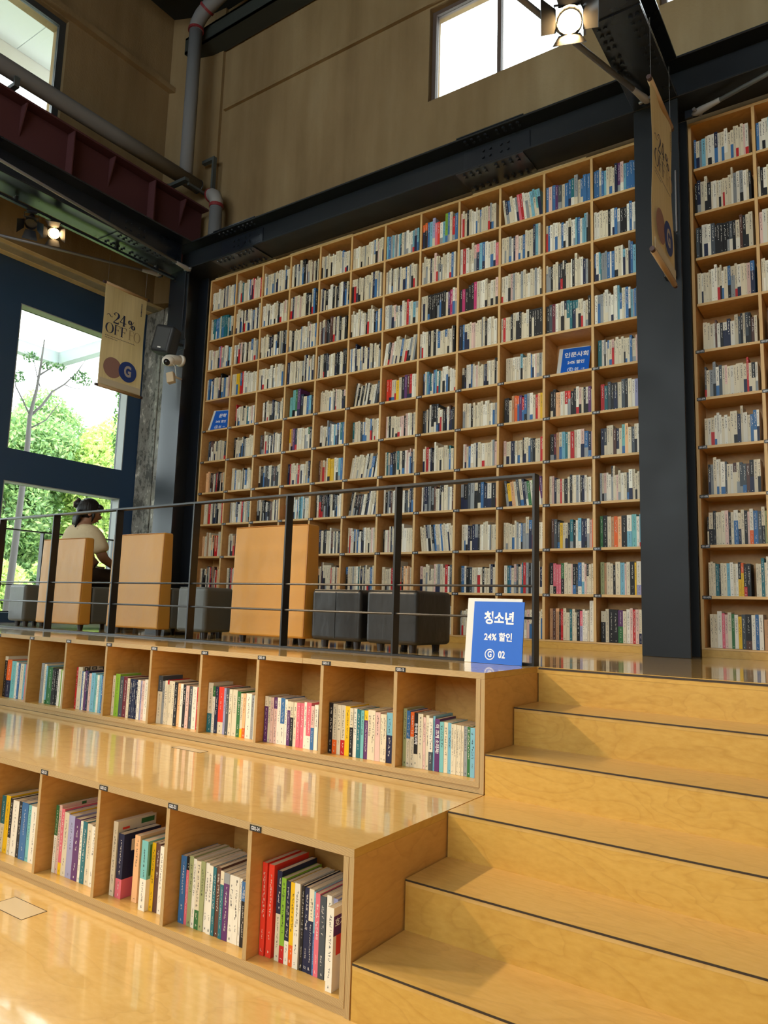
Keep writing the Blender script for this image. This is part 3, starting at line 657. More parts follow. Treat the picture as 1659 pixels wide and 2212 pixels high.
def ybeam(label, x0, x1, spl):
    t = thing('steel_beam', label, 'steel beam', (x0, -1, ZB0)); t.location = (0, 0, 0)
    ibeam(MB(), 'y', -11.99, -.312, x0, x1, ZB0, ZB1).build('beam_section', M_steel, t, .003, 1); xc = (x0+x1)/2
    for ys in spl:
        B('splice_plate', (x0+.002, ys-.30, ZB0-.010, x1-.002, ys+.30, ZB0-.0005), M_steel, t); B('splice_plate', (xc+.006, ys-.30, ZB0+.05, xc+.016, ys+.30, ZB1-.05), M_steel, t)
        pts = []
        for i in range(4):
            for s in (-1, 1):
                y = ys+s*(.05+.062*i)
                for x in (x0+.035, x0+.075, x1-.075, x1-.035): pts.append(((x, y, ZB0-.010), (0, 0, -1)))
                if i < 2:
                    for z in (ZB0+.09, ZB0+.16, ZB0+.22): pts.append(((xc+.016, y, z), (1, 0, 0)))
        bolts('splice_bolt', pts, t)
    return t
ybeam('black steel H-beam along the window wall, pale light under it', -.33, -.015, [-.92])
ybeam('black steel H-beam overhead at upper right, banner hanging below it', 4.703, 5.005, [-.95])
def hcol(label, x0, x1, y0, y1, top, mm=None):
    t = thing('steel_column', label, 'column', (0, 0, 0)); xc = (x0+x1)/2
    b = MB().box(x0, y0, .0005, x1, y0+.016, top).box(x0, y1-.016, .0005, x1, y1, top).box(xc-.006, y0+.016, .0005, xc+.006, y1-.016, top)
    b.build('column_section', mm or M_steel, t, .002, 1); return t
c1 = hcol('black steel H-column in the far corner, speaker and cameras fixed to it', -.33, -.025, -.311, -.016, ZB0-.0005)
c2 = hcol('broad black steel column between the two wall bookcases', 4.703, 5.003, -.311, -.016, ZB0-.012, M_steel2)
MB().path([(-.06, -.316, ZB0-.02), (-.06, -.322, 3.7), (-.062, -.322, 3.15)], .007, 8).build('conduit', M_steel, c1)
MB().path([(4.98, -.316, 3.3), (4.98, -.322, 3.0), (4.98, -.322, 2.85)], .006, 8).build('conduit', M_rod, c2)
B('junction_box', (4.90, -.375, 2.52, 4.975, -.3125, 2.84), M_steel, c2, .004)
# red crane girder on the left wall
gd = thing('crane_girder', 'dull red riveted crane girder with stiffeners behind the black beam', 'girder')
ibeam(MB(), 'y', -11.9, .26, -.70, -.44, 4.18, 4.93, .02, .012).build('girder_section', M_red, gd)
gp = MB(); gp.add([(-.562, 0, 4.91), (-.46, 0, 4.91), (-.562, 0, 4.60), (-.562, .012, 4.91), (-.46, .012, 4.91), (-.562, .012, 4.60)], [(0, 2, 1), (3, 4, 5), (0, 1, 4, 3), (1, 2, 5, 4), (2, 0, 3, 5)])
gm1 = gp.mesh('stiffener', M_red); gm2 = MB().box(-.5635, 0, 4.201, -.45, .012, 4.909).mesh('stiffener', M_red)
for i, y in enumerate([-.07, -.51, -1.02, -1.50, -1.99, -2.5, -3.0, -3.5]):
    inst('stiffener', gm1 if i % 2 == 0 else gm2, gd, Matrix.Translation((0, y, 0)))
# pipes
pp = thing('drain_pipe', 'thick grey lagged pipe sloping along the left wall above red girder', 'pipe')
b = MB(); b.smooth = True; b.path([(-.58, -11.5, 5.16), (-.58, -5, 5.19), (-.58, -1.0, 5.22), (-.60, .20, 5.25)], .083, 20); b.build('pipe', M_pipe, pp)
b = MB(); b.smooth = True; b.tube((-.60, .201, 5.25), (-.60, .211, 5.25), .088, 20); b.build('end_cap', M_steel, pp)
b = MB(); b.smooth = True; b.path([(-.585, .0, 5.30), (-.585, 0, 6.0), (-.585, 0, 7.18)], .078, 20); b.build('riser_pipe', M_pipe, pp)
b = MB(); b.smooth = True; b.path([(-.585, 0, 7.18), (-.57, 0, 7.27), (-.50, .0, 7.35), (-.40, 0, 7.40), (.3, 0, 7.62)], .084, 20); b.build('elbow', M_pipe, pp)
for a, c_ in (((-.585, 0, 7.17), (-.585, 0, 7.20)), ((-.42, 0, 7.385), (-.395, 0, 7.402))):
    b = MB(); b.tube(a, c_, .094, 20); b.build('pipe_band', M_pipeband, pp)
p2 = thing('down_pipe', 'short grey down pipe with red-banded elbow in the far corner', 'pipe')
b = MB(); b.smooth = True; b.tube((-.20, .16, .001), (-.20, .16, 4.84), .075, 20); b.build('pipe', M_pipe, p2)
b = MB(); b.smooth = True; b.path([(-.20, .16, 4.84), (-.205, .162, 4.92), (-.25, .175, 5.0), (-.31, .19, 5.04), (-.36, .2, 5.05)], .078, 20); b.build('elbow', mat('silver_lagging', (.30, .29, .28), .5), p2)
for a, c_ in (((-.20, .16, 4.83), (-.20, .16, 4.87)), ((-.33, .193, 5.046), (-.355, .199, 5.05))):
    b = MB(); b.tube(a, c_, .083, 20); b.build('pipe_band', M_pipeband, p2)
for i, y in enumerate((-2.08, -.13)):
    t = thing('pipe_bracket', ['grey steel bracket under sloping pipe at the left photo edge', 'grey steel bracket frame under the pipe end near the corner'][i], 'bracket')
    m_ = mat('bracket_steel', (.06, .07, .07), .6)
    if i == 0: B('arm', (-1.198, y-.025, 5.03, -.50, y+.025, 5.07), m_, t); B('strut', (-.52, y-.025, 5.07, -.50, y+.025, 5.13), m_, t)
    else:
        B('post', (-.74, y-.03, 4.932, -.70, y+.03, 5.13), m_, t); B('arm', (-.70, y-.03, 5.08, -.39, y+.03, 5.12), m_, t); B('arm', (-.42, y+.03, 5.05, -.39, .239, 5.08), m_, t)
        B('post', (-.42, .24, 5.05, -.39, .29, 5.60), m_, t); B('arm', (-.60, .24, 5.56, -.42, .29, 5.60), m_, t)
# bracing rods
def rod(label, a, b_, r=.0135, clev=(True, False)):
    t = thing('brace_rod', label, 'brace'); A = Vector(a); Bv = Vector(b_); d = (Bv-A).normalized()
    m1 = MB(); m1.smooth = True; m1.tube(A+d*.10, Bv, r, 12); m1.build('rod', M_rod, t)
    m2 = MB(); m2.smooth = True; m2.path([A, A+d*.03, A+d*.07, A+d*.13, A+d*.2, A+d*.21], .02, 12, rs=[.010, .024, .026, .021, .018, .014]); m2.build('clevis', mat('clevis_grey', (.30, .29, .29), .45), t)
    n = d.cross(Vector((0, 0, 1))).normalized(); m3 = MB(); m3.tube(A+d*.04-n*.05, A+d*.04+n*.05, .012, 8); m3.build('pin', M_rod, t)
    B('gusset', (A.x-.045, A.y-.01, A.z-.02, A.x+.005, A.y+.01, A.z+.04), M_steel, t)
rod('grey tie rod under the window-side beam, running to the far corner', (0.02, -.33, 3.80), (.32, -3.6, 3.80))
rod('grey tie rod crossing pale concrete wall toward the window side', (-.34, -.42, 3.80), (-1.19, -2.19, 3.80))
rod('pale tie rod crossing the bright high window to the column top', (4.84, -.42, 3.80), (4.10, -2.82, 3.80), .018)
rod('grey tie rod above the right-hand bookcase', (5.06, -.13, 3.80), (6.9, -.72, 3.80), .016)

# ------------------------------------------------------------------ lights on tracks
def spot(label, x, y, z, yaw, pitch, lit, scale=1, en=60):
    t = thing('track_spotlight', label, 'spotlight'); t.location = (x, y, z); t.rotation_euler = (0, 0, yaw); s = scale
    blk = M_steel
    B('track_adapter', (-.02*s, -.045*s, -.02*s, .02*s, .045*s, 0), blk, t, .003)
    MB().box(-.006, -.062*s, -.11*s, .006, -.058*s, -.02*s).box(-.006, .058*s, -.11*s, .006, .062*s, -.02*s).box(-.006, -.062*s, -.024*s, .006, .062*s, -.02*s).build('yoke', blk, t)
    R_ = Matrix.Translation((0, 0, -.11*s)) @ Matrix.Rotation(pitch, 4, 'Y')
    b = MB(); b.M = R_; b.smooth = False; b.tube((-.085*s, 0, 0), (.0, 0, 0), .036*s, 16, .052*s); b.tube((0, 0, 0), (.045*s, 0, 0), .052*s, 16, caps=False); b.tube((-.13*s, 0, 0), (-.085*s, 0, 0), .026*s, 12); b.build('lamp_head', blk, t)
    b = MB(); b.M = R_; b.tube((.004*s, 0, 0), (.008*s, 0, 0), .046*s, 20)
    b.build('lens', mat('lit_lens', (1, .8, .5), .3, emit=(1, .62, .26), estr=28) if lit else mat('dark_lens', (.05, .05, .06), .1), t)
    for k in range(4):
        b = MB(); b.M = R_ @ Matrix.Rotation(k*PI/2, 4, 'X'); q = .052*s
        b.add([(.045*s, -.042*s, q), (.045*s, .042*s, q), (.125*s, .065*s, q+.055*s), (.125*s, -.065*s, q+.055*s), (.045*s, -.042*s, q+.002), (.045*s, .042*s, q+.002), (.125*s, .065*s, q+.057*s), (.125*s, -.065*s, q+.057*s)],
              [(0, 1, 2, 3), (7, 6, 5, 4), (0, 4, 5, 1), (1, 5, 6, 2), (2, 6, 7, 3), (3, 7, 4, 0)])
        b.build('barn_door', blk, t)
    if lit:
        l = bpy.data.lights.new('spot_beam', 'SPOT'); l.energy = en; l.color = (1, .68, .36) if en < 100 else (1, .76, .48); l.spot_size = 1.3 if en < 100 else 1.15; l.spot_blend = .9; l.shadow_soft_size = .04 if en < 100 else .09
        lo = bpy.data.objects.new('spot_beam', l); C.objects.link(lo)
        d = (Matrix.Rotation(yaw, 4, 'Z') @ R_).to_3x3() @ Vector((1, 0, 0)); hd = Vector((x, y, z)) + (Matrix.Rotation(yaw, 4, 'Z') @ R_).translation
        lo.location = hd+d*.07; lo.rotation_euler = d.to_track_quat('-Z', 'Y').to_euler()
    return t
tr = thing('lighting_track', 'black lighting track hung below the window-side beam', 'track')
B('rail', (-.268, -11, 3.765, -.232, -.33, 3.79), M_steel, tr)
for y in (-.55, -1.05, -2.1, -3.3): B('hanger', (-.256, y-.012, 3.79, -.244, y+.012, 3.8395), M_steel, tr); B('clamp', (-.285, y-.02, 3.80, -.257, y+.02, 3.83), M_rod, tr)
spot('unlit black spotlight with barn doors on the window-side track', -.25, -1.95, 3.765, math.radians(-30), math.radians(50), False)
spot('lit spotlight with barn doors on the window-side track', -.25, -1.72, 3.765, math.radians(-38), math.radians(28), True)
for i, (y, yaw_, pt_) in enumerate(((-3.75, 5, 35), (-4.7, 14, 34), (-5.9, 24, 33))):  # extra unseen spotlights, added to throw slanting shade across the stairs
    spot('added lit spotlight %s along the window-side track, outside the photo' % ('third', 'fourth', 'fifth')[i], -.25, y, 3.765, math.radians(yaw_), math.radians(pt_), True, 1, 500)
tr2 = thing('lighting_track', 'black lighting track beside the overhead beam at upper right', 'track')
B('rail', (4.60, -11, 3.965, 4.64, -1.2, 3.99), M_steel, tr2)
for y in (-1.5, -3): B('hanger', (4.64, y-.012, 3.97, 4.7025, y+.012, 3.985), M_steel, tr2)
spot('lit spotlight at the top edge, against the bright high window', 4.62, -1.38, 3.965, math.radians(-70), math.radians(25), True, 1.5)

# ------------------------------------------------------------------ things on the corner column
sp_ = thing('wall_speaker', 'black wall speaker on bracket, on the far corner column', 'speaker', (0, 0, 0))
b = MB(); b.M = Matrix.Translation((-.10, -.50, 2.985)) @ Matrix.Rotation(math.radians(22), 4, 'Z') @ Matrix.Rotation(math.radians(12), 4, 'Y'); b.box(-.115, -.07, -.15, .115, .11, .15); b.build('speaker_cabinet', mat('speaker_black', (.02, .023, .028), .5), sp_, .035, 4)
b = MB(); b.M = Matrix.Translation((-.10, -.50, 2.985)) @ Matrix.Rotation(math.radians(22), 4, 'Z') @ Matrix.Rotation(math.radians(12), 4, 'Y'); b.box(-.078, -.073, -.112, .078, -.0705, .112); b.build('grille', mat('grille_grey', (.045, .05, .055), .6), sp_, .02, 3)
b = MB(); b.M = Matrix.Translation((-.10, -.50, 2.985)) @ Matrix.Rotation(math.radians(22), 4, 'Z') @ Matrix.Rotation(math.radians(12), 4, 'Y'); b.box(-.018, -.076, -.108, .018, -.0735, -.095); b.build('badge', M_wprint, sp_)
B('bracket_arm', [(-.06, -.395, 2.96, -.03, -.3118, 2.99), (-.10, -.32, 2.93, -.0, -.3118, 3.05)], M_steel, sp_, .004)
cm = thing('dome_camera', 'white dome security camera below the wall speaker', 'camera')
b = MB(); b.smooth = True; b.tube((-.04, -.312, 2.80), (-.04, -.345, 2.80), .062, 20); b.path([(-.04, -.345, 2.80), (-.04, -.40, 2.79), (-.03, -.46, 2.765), (-.03, -.50, 2.75)], .05, 16, rs=[.05, .05, .062, .06]); b.build('housing', M_white, cm)
b = MB(); b.smooth = True; b.ball((-.02, -.50, 2.745), .066, .066, .055, 20, 10); b.build('dome', M_white, cm)
b = MB(); b.smooth = True; b.ball((.0, -.535, 2.720), .036, .036, .036, 16, 8); b.build('camera_eye', mat('lens_black', (.01, .01, .012), .1), cm)
b = MB(); b.path([(.02, -.50, 2.73), (.04, -.46, 2.69), (.01, -.42, 2.63), (.0, -.40, 2.6)], .003, 6); b.build('cable', M_white, cm)
sn = thing('motion_sensor', 'small beige motion sensor on arm below the dome camera', 'sensor')
b = MB(); b.M = Matrix.Translation((-.0, -.47, 2.57)) @ Matrix.Rotation(math.radians(-14), 4, 'Y') @ Matrix.Rotation(math.radians(25), 4, 'Z'); b.box(-.04, -.03, -.06, .04, .03, .055); b.build('sensor_body', mat('beige_plastic', (.62, .50, .33), .5), sn, .008, 2)
b = MB(); b.smooth = True; b.tube((-.03, -.3118, 2.60), (-.01, -.44, 2.60), .012, 10); b.ball((-.012, -.44, 2.6), .026, .026, .026, 12, 8); b.build('arm', M_white, sn)

# ------------------------------------------------------------------ railing
rl_ = thing('metal_railing', 'black flat-bar railing along the edge of the raised floor', 'railing')
YR = -1.85; XE = 4.606
PX = [4.613, 3.793, 2.977, 2.125, 1.266, .432, -.40, -1.235]
pm = MB().box(-.006, -.030, 0.0005, .006, .030, .932).mesh('post', M_rail)
for i, x in enumerate(PX): inst('post', pm, rl_, Matrix.Translation((x-.004, YR, 0)))
B('top_rail', (-1.241, YR-.030, .9325, XE+.009, YR+.030, .945), M_rail, rl_)
B('base_plate', [(PX[i+1]+.0025, YR-.030, .0005, PX[i]-.0105, YR+.030, .011) for i in range(7)], M_rail, rl_)
for z in (.385, .228):
    MB().tube((-1.23, YR-.012, z), (XE-.002, YR-.012, z), .0062, 8).build('mid_rail', M_rail, rl_)
r2_ = thing('metal_railing', 'black railing along the window side, seen behind the left chairs', 'railing')
pm2 = MB().box(-.03, -.006, .0005, .03, .006, .932).mesh('post', M_rail)
for y in (-.98, -.12, .25): inst('post', pm2, r2_, Matrix.Translation((-1.247, y, 0)))
B('top_rail', (-1.277, -1.816, .9325, -1.217, .28, .945), M_rail, r2_)
for z in (.385, .228): MB().tube((-1.247, -1.815, z), (-1.247, .25, z), .0062, 8).build('mid_rail', M_rail, r2_)

# ------------------------------------------------------------------ signs
def sign(label, M_, w_, h_, head, line3, arrow, ext=None):
    t = thing('sign_stand', label, 'sign'); t.matrix_world = M_
    # local: x right, z up, -y toward viewer; origin at bottom centre
    bl, bt = (w_*.15, h_*.055)
    B('backing_board', (-w_/2-bl, .004, 0, w_/2-bl*.35, .010, h_+bt), M_board, t, .002)
    B('easel_leg', (-.03, .0102, 0, .03, .014, h_*.8), M_board, t)
    B('print_panel', (-w_/2, -.002, .0, w_/2, .0035, h_), M_blue, t)
    f = basis((1, 0, 0), (0, 0, 1), (0, 0, 0))
    def put(s, size, x, z, bold, sx=1, m=M_wprint):
        o = inst('lettering', text_mesh(s, size, bold, m, sx), t, Matrix.Translation((x, -.0026, z)) @ f); return o
    put(head, h_*.215, w_*.02, h_*.72, .0022*(h_/.305)**2, .92); put('24% 할인', h_*.145, w_*.02, h_*.42, .0012, .92)
    zc = h_*.145; xc = -w_*.13 if not arrow else -w_*.16; R_ = h_*.088
    b = MB()
    n = 32
    vs = []
    for rr in (R_, R_*.83):
        for k in range(n): a = 2*PI*k/n; vs.append((xc+rr*math.cos(a), -.0028, zc+rr*math.sin(a)))
    b.add(vs, [(k, (k+1) % n, n+(k+1) % n, n+k) for k in range(n)]); b.build('ring_emblem', M_wprint, t)
    put('G', h_*.13, xc, zc, .0014, .8); put(line3, h_*.155, xc+w_*.235, zc, .0014, .78)
    if arrow:
        b = MB(); ax, az = w_*.30, zc; s = h_*.03
        b.add([(ax-s*2, -.0028, az-s*.25), (ax+s, -.0028, az-s*.25), (ax+s, -.0028, az+s*.25), (ax-s*2, -.0028, az+s*.25)], [(0, 1, 2, 3)])
        b.add([(ax+s*1.6, -.0028, az), (ax+s*1.6-s*1.2, -.0028, az+s*1.2), (ax+s*1.6-s*1.6, -.0028, az+s*.9), (ax+s*1.0, -.0028, az)], [(0, 1, 2, 3)])
        b.add([(ax+s*1.6, -.0028, az), (ax+s*1.0, -.0028, az), (ax+s*1.6-s*1.6, -.0028, az-s*.9), (ax+s*1.6-s*1.2, -.0028, az-s*1.2)], [(0, 1, 2, 3)]); b.build('arrow', M_wprint, t)
    return t
def lean(x, y, z, deg, yaw=0, roll=0): return Matrix.Translation((x, y, z)) @ Matrix.Rotation(math.radians(yaw), 4, 'Z') @ Matrix.Rotation(math.radians(-deg), 4, 'X') @ Matrix.Rotation(math.radians(roll), 4, 'Y')
sign('blue sign 청소년 24% 할인 G 02 leaning at the railing end', lean(4.435, -1.925, .0008, 6, -1), .275, .305, '청소년', '02', False)
sign('blue sign 인문사회 24% 할인 in a wall cubby near the column', lean(4.125, .055, ztop(5)+.001, 24, 8), .215, .262, '인문사회', '01', True)
sign('blue sign 문학 24% 할인 in the leftmost wall cubby column', lean(.200, .035, ztop(5)+.001, 22, 14), .205, .255, '문학', '01', True)

# ------------------------------------------------------------------ banners
def stroke(mb, pts, ws, z=0):
    P = [Vector((*p, 0)) for p in pts]; L_ = []; R_ = []
    for i, p in enumerate(P):
        d = (P[min(i+1, len(P)-1)]-P[max(i-1, 0)]).normalized(); n = Vector((-d.y, d.x, 0)); w_ = (ws[i] if isinstance(ws, list) else ws)*1.35
        L_.append(p+n*w_/2); R_.append(p-n*w_/2)
    b = len(P); mb.add([(v.x, v.y, z) for v in L_+R_], [(i, i+1, b+i+1, b+i) for i in range(b-1)][::1])
def serif_word(word, size):
    mb = MB(); x = 0
    for ch in word:
        w_ = .5
        def S(pts, ws): stroke(mb, [(x+a*size, b*size) for a, b in pts], [q*size for q in ws] if isinstance(ws, list) else ws*size)
        if ch == '2':
            S([(.06, .74), (.10, .80)], .13); S([(.06, .78), (.09, .90), (.20, .985), (.31, .97), (.40, .86), (.41, .72), (.36, .56), (.26, .40), (.14, .22), (.05, .08), (.05, .04)], [.03, .05, .04, .06, .11, .12, .10, .06, .04, .04, .03]); S([(.03, .04), (.40, .05)], .09); S([(.42, .22), (.42, .02)], .03)
        elif ch == '4': S([(.32, .98), (.32, .02)], .10); S([(.32, .97), (.03, .30)], .035); S([(.01, .29), (.50, .29)], .05); S([(.22, .015), (.44, .015)], .03)
        elif ch == 'O':
            w_ = .80; S([(.37+.33*math.cos(a), .49+.50*math.sin(a)) for a in [2*PI*k/28 for k in range(29)]], [.025+.095*abs(math.cos(2*PI*k/28))**1.5 for k in range(29)])
        elif ch == 'F':
            w_ = .64; S([(.14, .98), (.14, .02)], .10); S([(.03, .015), (.28, .015)], .03); S([(.03, .975), (.56, .975)], .035); S([(.56, .98), (.57, .76)], .035); S([(.14, .52), (.42, .52)], .03); S([(.42, .62), (.42, .42)], .03)
        elif ch == '%':
            w_ = .8
            for cx, cy in ((.16, .66), (.52, .22)): S([(cx+.14*math.cos(a), cy+.20*math.sin(a)) for a in [2*PI*k/18 for k in range(19)]], [.05+.07*abs(math.cos(2*PI*k/18)) for k in range(19)])
            S([(.56, .88), (.12, .0)], .035)
        elif ch == '~': w_ = .5; S([(.02, .50), (.08, .60), (.16, .64), (.24, .58), (.30, .48), (.38, .44), (.46, .52)], [.02, .03, .05, .05, .05, .03, .02])
        x += w_*size
    return mb, x
M_cloth = mat('ecru_canvas', (.56, .44, .26), .9, .1)
cn = N(M_cloth, 'ShaderNodeTexNoise', i_Scale=2, i_Detail=4); L(M_cloth, coords(M_cloth, (1, 30, 1), False), cn.inputs['Vector']); cr = ramp(M_cloth, cn.outputs['Fac'], [(.3, (.66, .54, .36)), (.7, (.74, .62, .42))]); L(M_cloth, cr.outputs[0], bsdf(M_cloth).inputs['Base Color'])
_o = M_cloth.node_tree.nodes['Material Output']; _t = N(M_cloth, 'ShaderNodeBsdfTranslucent'); L(M_cloth, cr.outputs[0], _t.inputs[0]); _m = N(M_cloth, 'ShaderNodeMixShader'); _m.inputs[0].default_value = .5
L(M_cloth, bsdf(M_cloth).outputs[0], _m.inputs[1]); L(M_cloth, _t.outputs[0], _m.inputs[2]); L(M_cloth, _m.outputs[0], _o.inputs[0])
M_bnavy = mat('navy_banner_print', (.015, .02, .07), .8); M_bblue = mat('royal_banner_print', (.02, .05, .24), .8); M_ghost = mat('print_showing_through', (.40, .30, .19), .9); M_mauve = mat('mauve_show_through', (.30, .17, .15), .9); M_greyG = mat('grey_letter_print', (.42, .38, .38), .9)
M_wood = mat('dowel_wood', (.42, .28, .15), .6); M_cap = mat('dowel_end', (.06, .03, .03), .6)
def banner(label, X, Y0, Z1, Wd, Hd, wires):
    t = thing('hanging_banner', label, 'banner')
    b = MB(); nx, nz = 10, 14; th = .0016; vs = []
    f = lambda i, j: X + .006*math.sin(i*.9+j*.35) + .004*math.sin(j*.8)*(i/nx-.5)
    for s in (0, th):
        for j in range(nz+1):
            for i in range(nx+1): vs.append((f(i, j)+s-th, Y0+Wd*i/nx, Z1-Hd*j/nz))
    q = (nx+1)*(nz+1); fs = []
    for j in range(nz):
        for i in range(nx):
            a = j*(nx+1)+i; fs.append((q+a, q+a+nx+1, q+a+nx+2, q+a+1)); fs.append((a, a+1, a+nx+2, a+nx+1))
    b.smooth = True; b.add(vs, fs); b.build('banner_cloth', M_cloth, t)
    for z, ov in ((Z1, .03), (Z1-Hd, .03)):
        b = MB(); b.smooth = True; b.tube((X, Y0-.001, z), (X, Y0+Wd+.001, z), .0165, 14); b.build('dowel', M_wood if z < Z1 else M_wood, t)
        for e0, e1 in ((Y0-ov, Y0-.0015), (Y0+Wd+.0015, Y0+Wd+ov)): b = MB(); b.tube((X, e0, z), (X, e1, z), .0145, 14); b.build('dowel_end', M_cap, t)
    B('hem', (X+.009, Y0+.004, Z1-Hd+.02, X+.0105, Y0+Wd-.004, Z1-Hd+.085), mat('pale_hem', (.58, .52, .40), .9), t)
    xs = X+.0115
    def put(mb, name, u_, v_, m_): # u along +Y from left, v down from top
        b_ = MB(); b_.M = basis((0, 1, 0), (0, 0, 1), (xs, Y0+u_*Wd, Z1-v_*Hd)); b_.add(mb.v, mb.f); b_.build(name, m_, t)
    w1, _ = serif_word('~24', .118); w1.v = [(a*1.32, b_, c_) for a, b_, c_ in w1.v]; put(w1, 'lettering', .06, .365, M_bnavy)
    w2, _ = serif_word('%', .10); w2.v = [(a*1.15, b_, c_) for a, b_, c_ in w2.v]; put(w2, 'lettering', .58, .365, M_bnavy)
    w3, _ = serif_word('OFF', .105); w3.v = [(a*1.15, b_, c_) for a, b_, c_ in w3.v]; put(w3, 'lettering', .06, .475, M_bnavy)
    xs = X+.0108; w4, _ = serif_word('FO', .105); put(w4, 'show_through', .60, .475, M_ghost)
    for k, (v_, l_) in enumerate(((.505, .78), (.525, .35))):
        b = MB(); rr = random.Random(k); x = .06
        while x < l_: w__ = rr.uniform(.012, .03); b.box(xs-.0003, Y0+Wd*x, Z1-Hd*v_-.004, xs, Y0+Wd*(x+w__), Z1-Hd*v_+.002); x += w__+.012
        tag(b.build('small_print', M_bnavy, t), kind='stuff')
    b = MB(); rr = random.Random(4); v_ = .07
    while v_ < .2: h__ = rr.uniform(.005, .012); b.box(xs-.0003, Y0+Wd*.86, Z1-Hd*(v_+h__), xs, Y0+Wd*.885, Z1-Hd*v_); v_ += h__+.004
    tag(b.build('small_print', M_bnavy, t), kind='stuff')
    for (cu_, cv, r_, m_, nm, off) in ((.29, .80, .107, M_mauve, 'show_through', -.0002), (.65, .795, .108, M_bblue, 'emblem_disc', .0004)):
        b = MB(); n = 36; c_ = (xs+off, Y0+cu_*Wd, Z1-cv*Hd); b.add([(c_[0], c_[1]+r_*math.cos(2*PI*k/n), c_[2]+r_*math.sin(2*PI*k/n)) for k in range(n)], [tuple(range(n))]); b.build(nm, m_, t)
    inst('emblem_letter', text_mesh('G', .155, .006, M_greyG, .78), t, basis((0, 1, 0), (0, 0, 1), (xs+.0008, Y0+.65*Wd, Z1-.795*Hd)))
    b = MB()
    for y in (Y0+.02, Y0+Wd-.02): b.tube((X, y, Z1+.015), (X, y, wires), .0015, 6)
    b.build('hanging_wire', M_rod, t)
banner('ecru ~24% OFF banner hanging before the tall left window', -.36, -1.07, 3.46, .50, 1.075, 3.764)
banner('ecru ~24% OFF banner seen edge-on before the broad black column', 5.022, -1.13, 3.425, .515, 1.08, 3.849)

# ------------------------------------------------------------------ seats
def soft(name, args, m, parent, bev=.03, seg=4, taper=None):
    b = MB().box(*args)
    if taper:
        y0t, y1t = taper; b.v = [((x, (y0t if abs(y-args[1]) < 1e-6 else y1t), z) if abs(z-args[5]) < 1e-6 else (x, y, z)) for x, y, z in b.v]
    return b.build(name, m, parent, bev, seg)
def feet(t, x0, x1, y0, y1):
    for x in (x0+.07, x1-.07):
        for y in (y0+.07, y1-.07): MB().tube((x, y, .0005), (x, y, .05), .02, 14, .026).build('foot', M_foot, t)
def chair(label, x0, x1, y, ztop_, seatm, sd=.50, side=.10):
    t = thing('lounge_chair', label, 'chair', (0, 0, 0), 'high-backed tan chairs along the railing')
    soft('backrest', (x0, y, .045, x1, y+side+.035, ztop_), [M_tan], t, .016, 4, (y+.012, y+.012+side))
    MB().path([(x0+.012, y+.013, ztop_-.006), (x0+.3, y+.012, ztop_-.003), (x1-.012, y+.013, ztop_-.006)], .0035, 6).build('piping', M_tan2, t)
    MB().path([(x1-.004, y+.014, ztop_-.01), (x1-.003, y+.006, .4), (x1-.004, y+.004, .06)], .003, 6).build('piping', M_tan2, t)
    soft('seat', (x0+.03, y+side+.036, .05, x1-.005, y+.17+sd, .365), seatm, t, .025, 3)
    feet(t, x0, x1, y, y+.7); return t
chair('tan high-backed chair with the person sitting in it', -.186, .457, -1.60, .778, M_gry, side=.085)
chair('tan high-backed chair, middle one of the three', .828, 1.470, -1.60, .786, M_gry, side=.09)
chair('largest tan high-backed chair, right one of the three', 2.236, 2.915, -1.60, .795, M_blk, side=.115)
def ottoman(label, x0, x1, y0, y1, zt, m, seam=True):
    t = thing('ottoman', label, 'ottoman', (0, 0, 0), 'leatherette cube ottomans by the railing')
    soft('cushion', (x0, y0, .045, x1, y1, zt), m, t, .028, 4)
    xc = (x0+x1)/2
    if seam:
        MB().path([(xc, y0-.001, .06), (xc, y0-.002, .2), (xc, y0-.001, zt-.02), (xc, y0+.02, zt+.0005), (xc, y1-.02, zt+.0005)], .0022, 6).build('seam', m, t)
    MB().path([(x0+.02, y0+.012, zt-.004), (x1-.02, y0+.012, zt-.004)], .004, 6).build('piping', m, t)
    feet(t, x0, x1, y0, y1)
ottoman('grey cube ottoman at the far left end of the railing', -.655, -.385, -1.60, -1.30, .375, M_gry, False)
ottoman('dark grey cube ottoman between the middle and the largest tan chair', 1.675, 1.985, -1.60, -1.32, .370, M_gry, False)
ottoman('black cube ottoman with a centre seam, beside the largest tan chair', 2.955, 3.352, -1.58, -1.18, .366, M_blk)
ottoman('plain black cube ottoman at the right end of the seats', 3.405, 3.775, -1.60, -1.19, .366, M_blk, False)

# ------------------------------------------------------------------ person
M_skin = mat('skin', (.36, .19, .12), .5, .4); bsdf(M_skin).inputs['Subsurface Weight'].default_value = .05
M_shirt = mat('beige_cotton_shirt', (.62, .50, .32), .85, .2); M_trs = mat('dark_brown_trousers', (.045, .035, .03), .85, .2)
M_hair = mat('black_hair', (.006, .005, .006), .42, .35)
hn = N(M_hair, 'ShaderNodeTexNoise', i_Scale=8, i_Detail=5); L(M_hair, coords(M_hair, (12, 12, 1), False), hn.inputs['Vector']); hb = N(M_hair, 'ShaderNodeBump', i_Strength=.6, i_Distance=.01); L(M_hair, hn.outputs['Fac'], hb.inputs['Height']); L(M_hair, hb.outputs[0], bsdf(M_hair).inputs['Normal'])
sn_ = N(M_shirt, 'ShaderNodeTexNoise', i_Scale=9, i_Detail=3, i_Distortion=1.2); L(M_shirt, coords(M_shirt, (1, 1, 1.6), False), sn_.inputs['Vector']); sbp = N(M_shirt, 'ShaderNodeBump', i_Strength=.5, i_Distance=.02); L(M_shirt, sn_.outputs['Fac'], sbp.inputs['Height']); L(M_shirt, sbp.outputs[0], bsdf(M_shirt).inputs['Normal'])
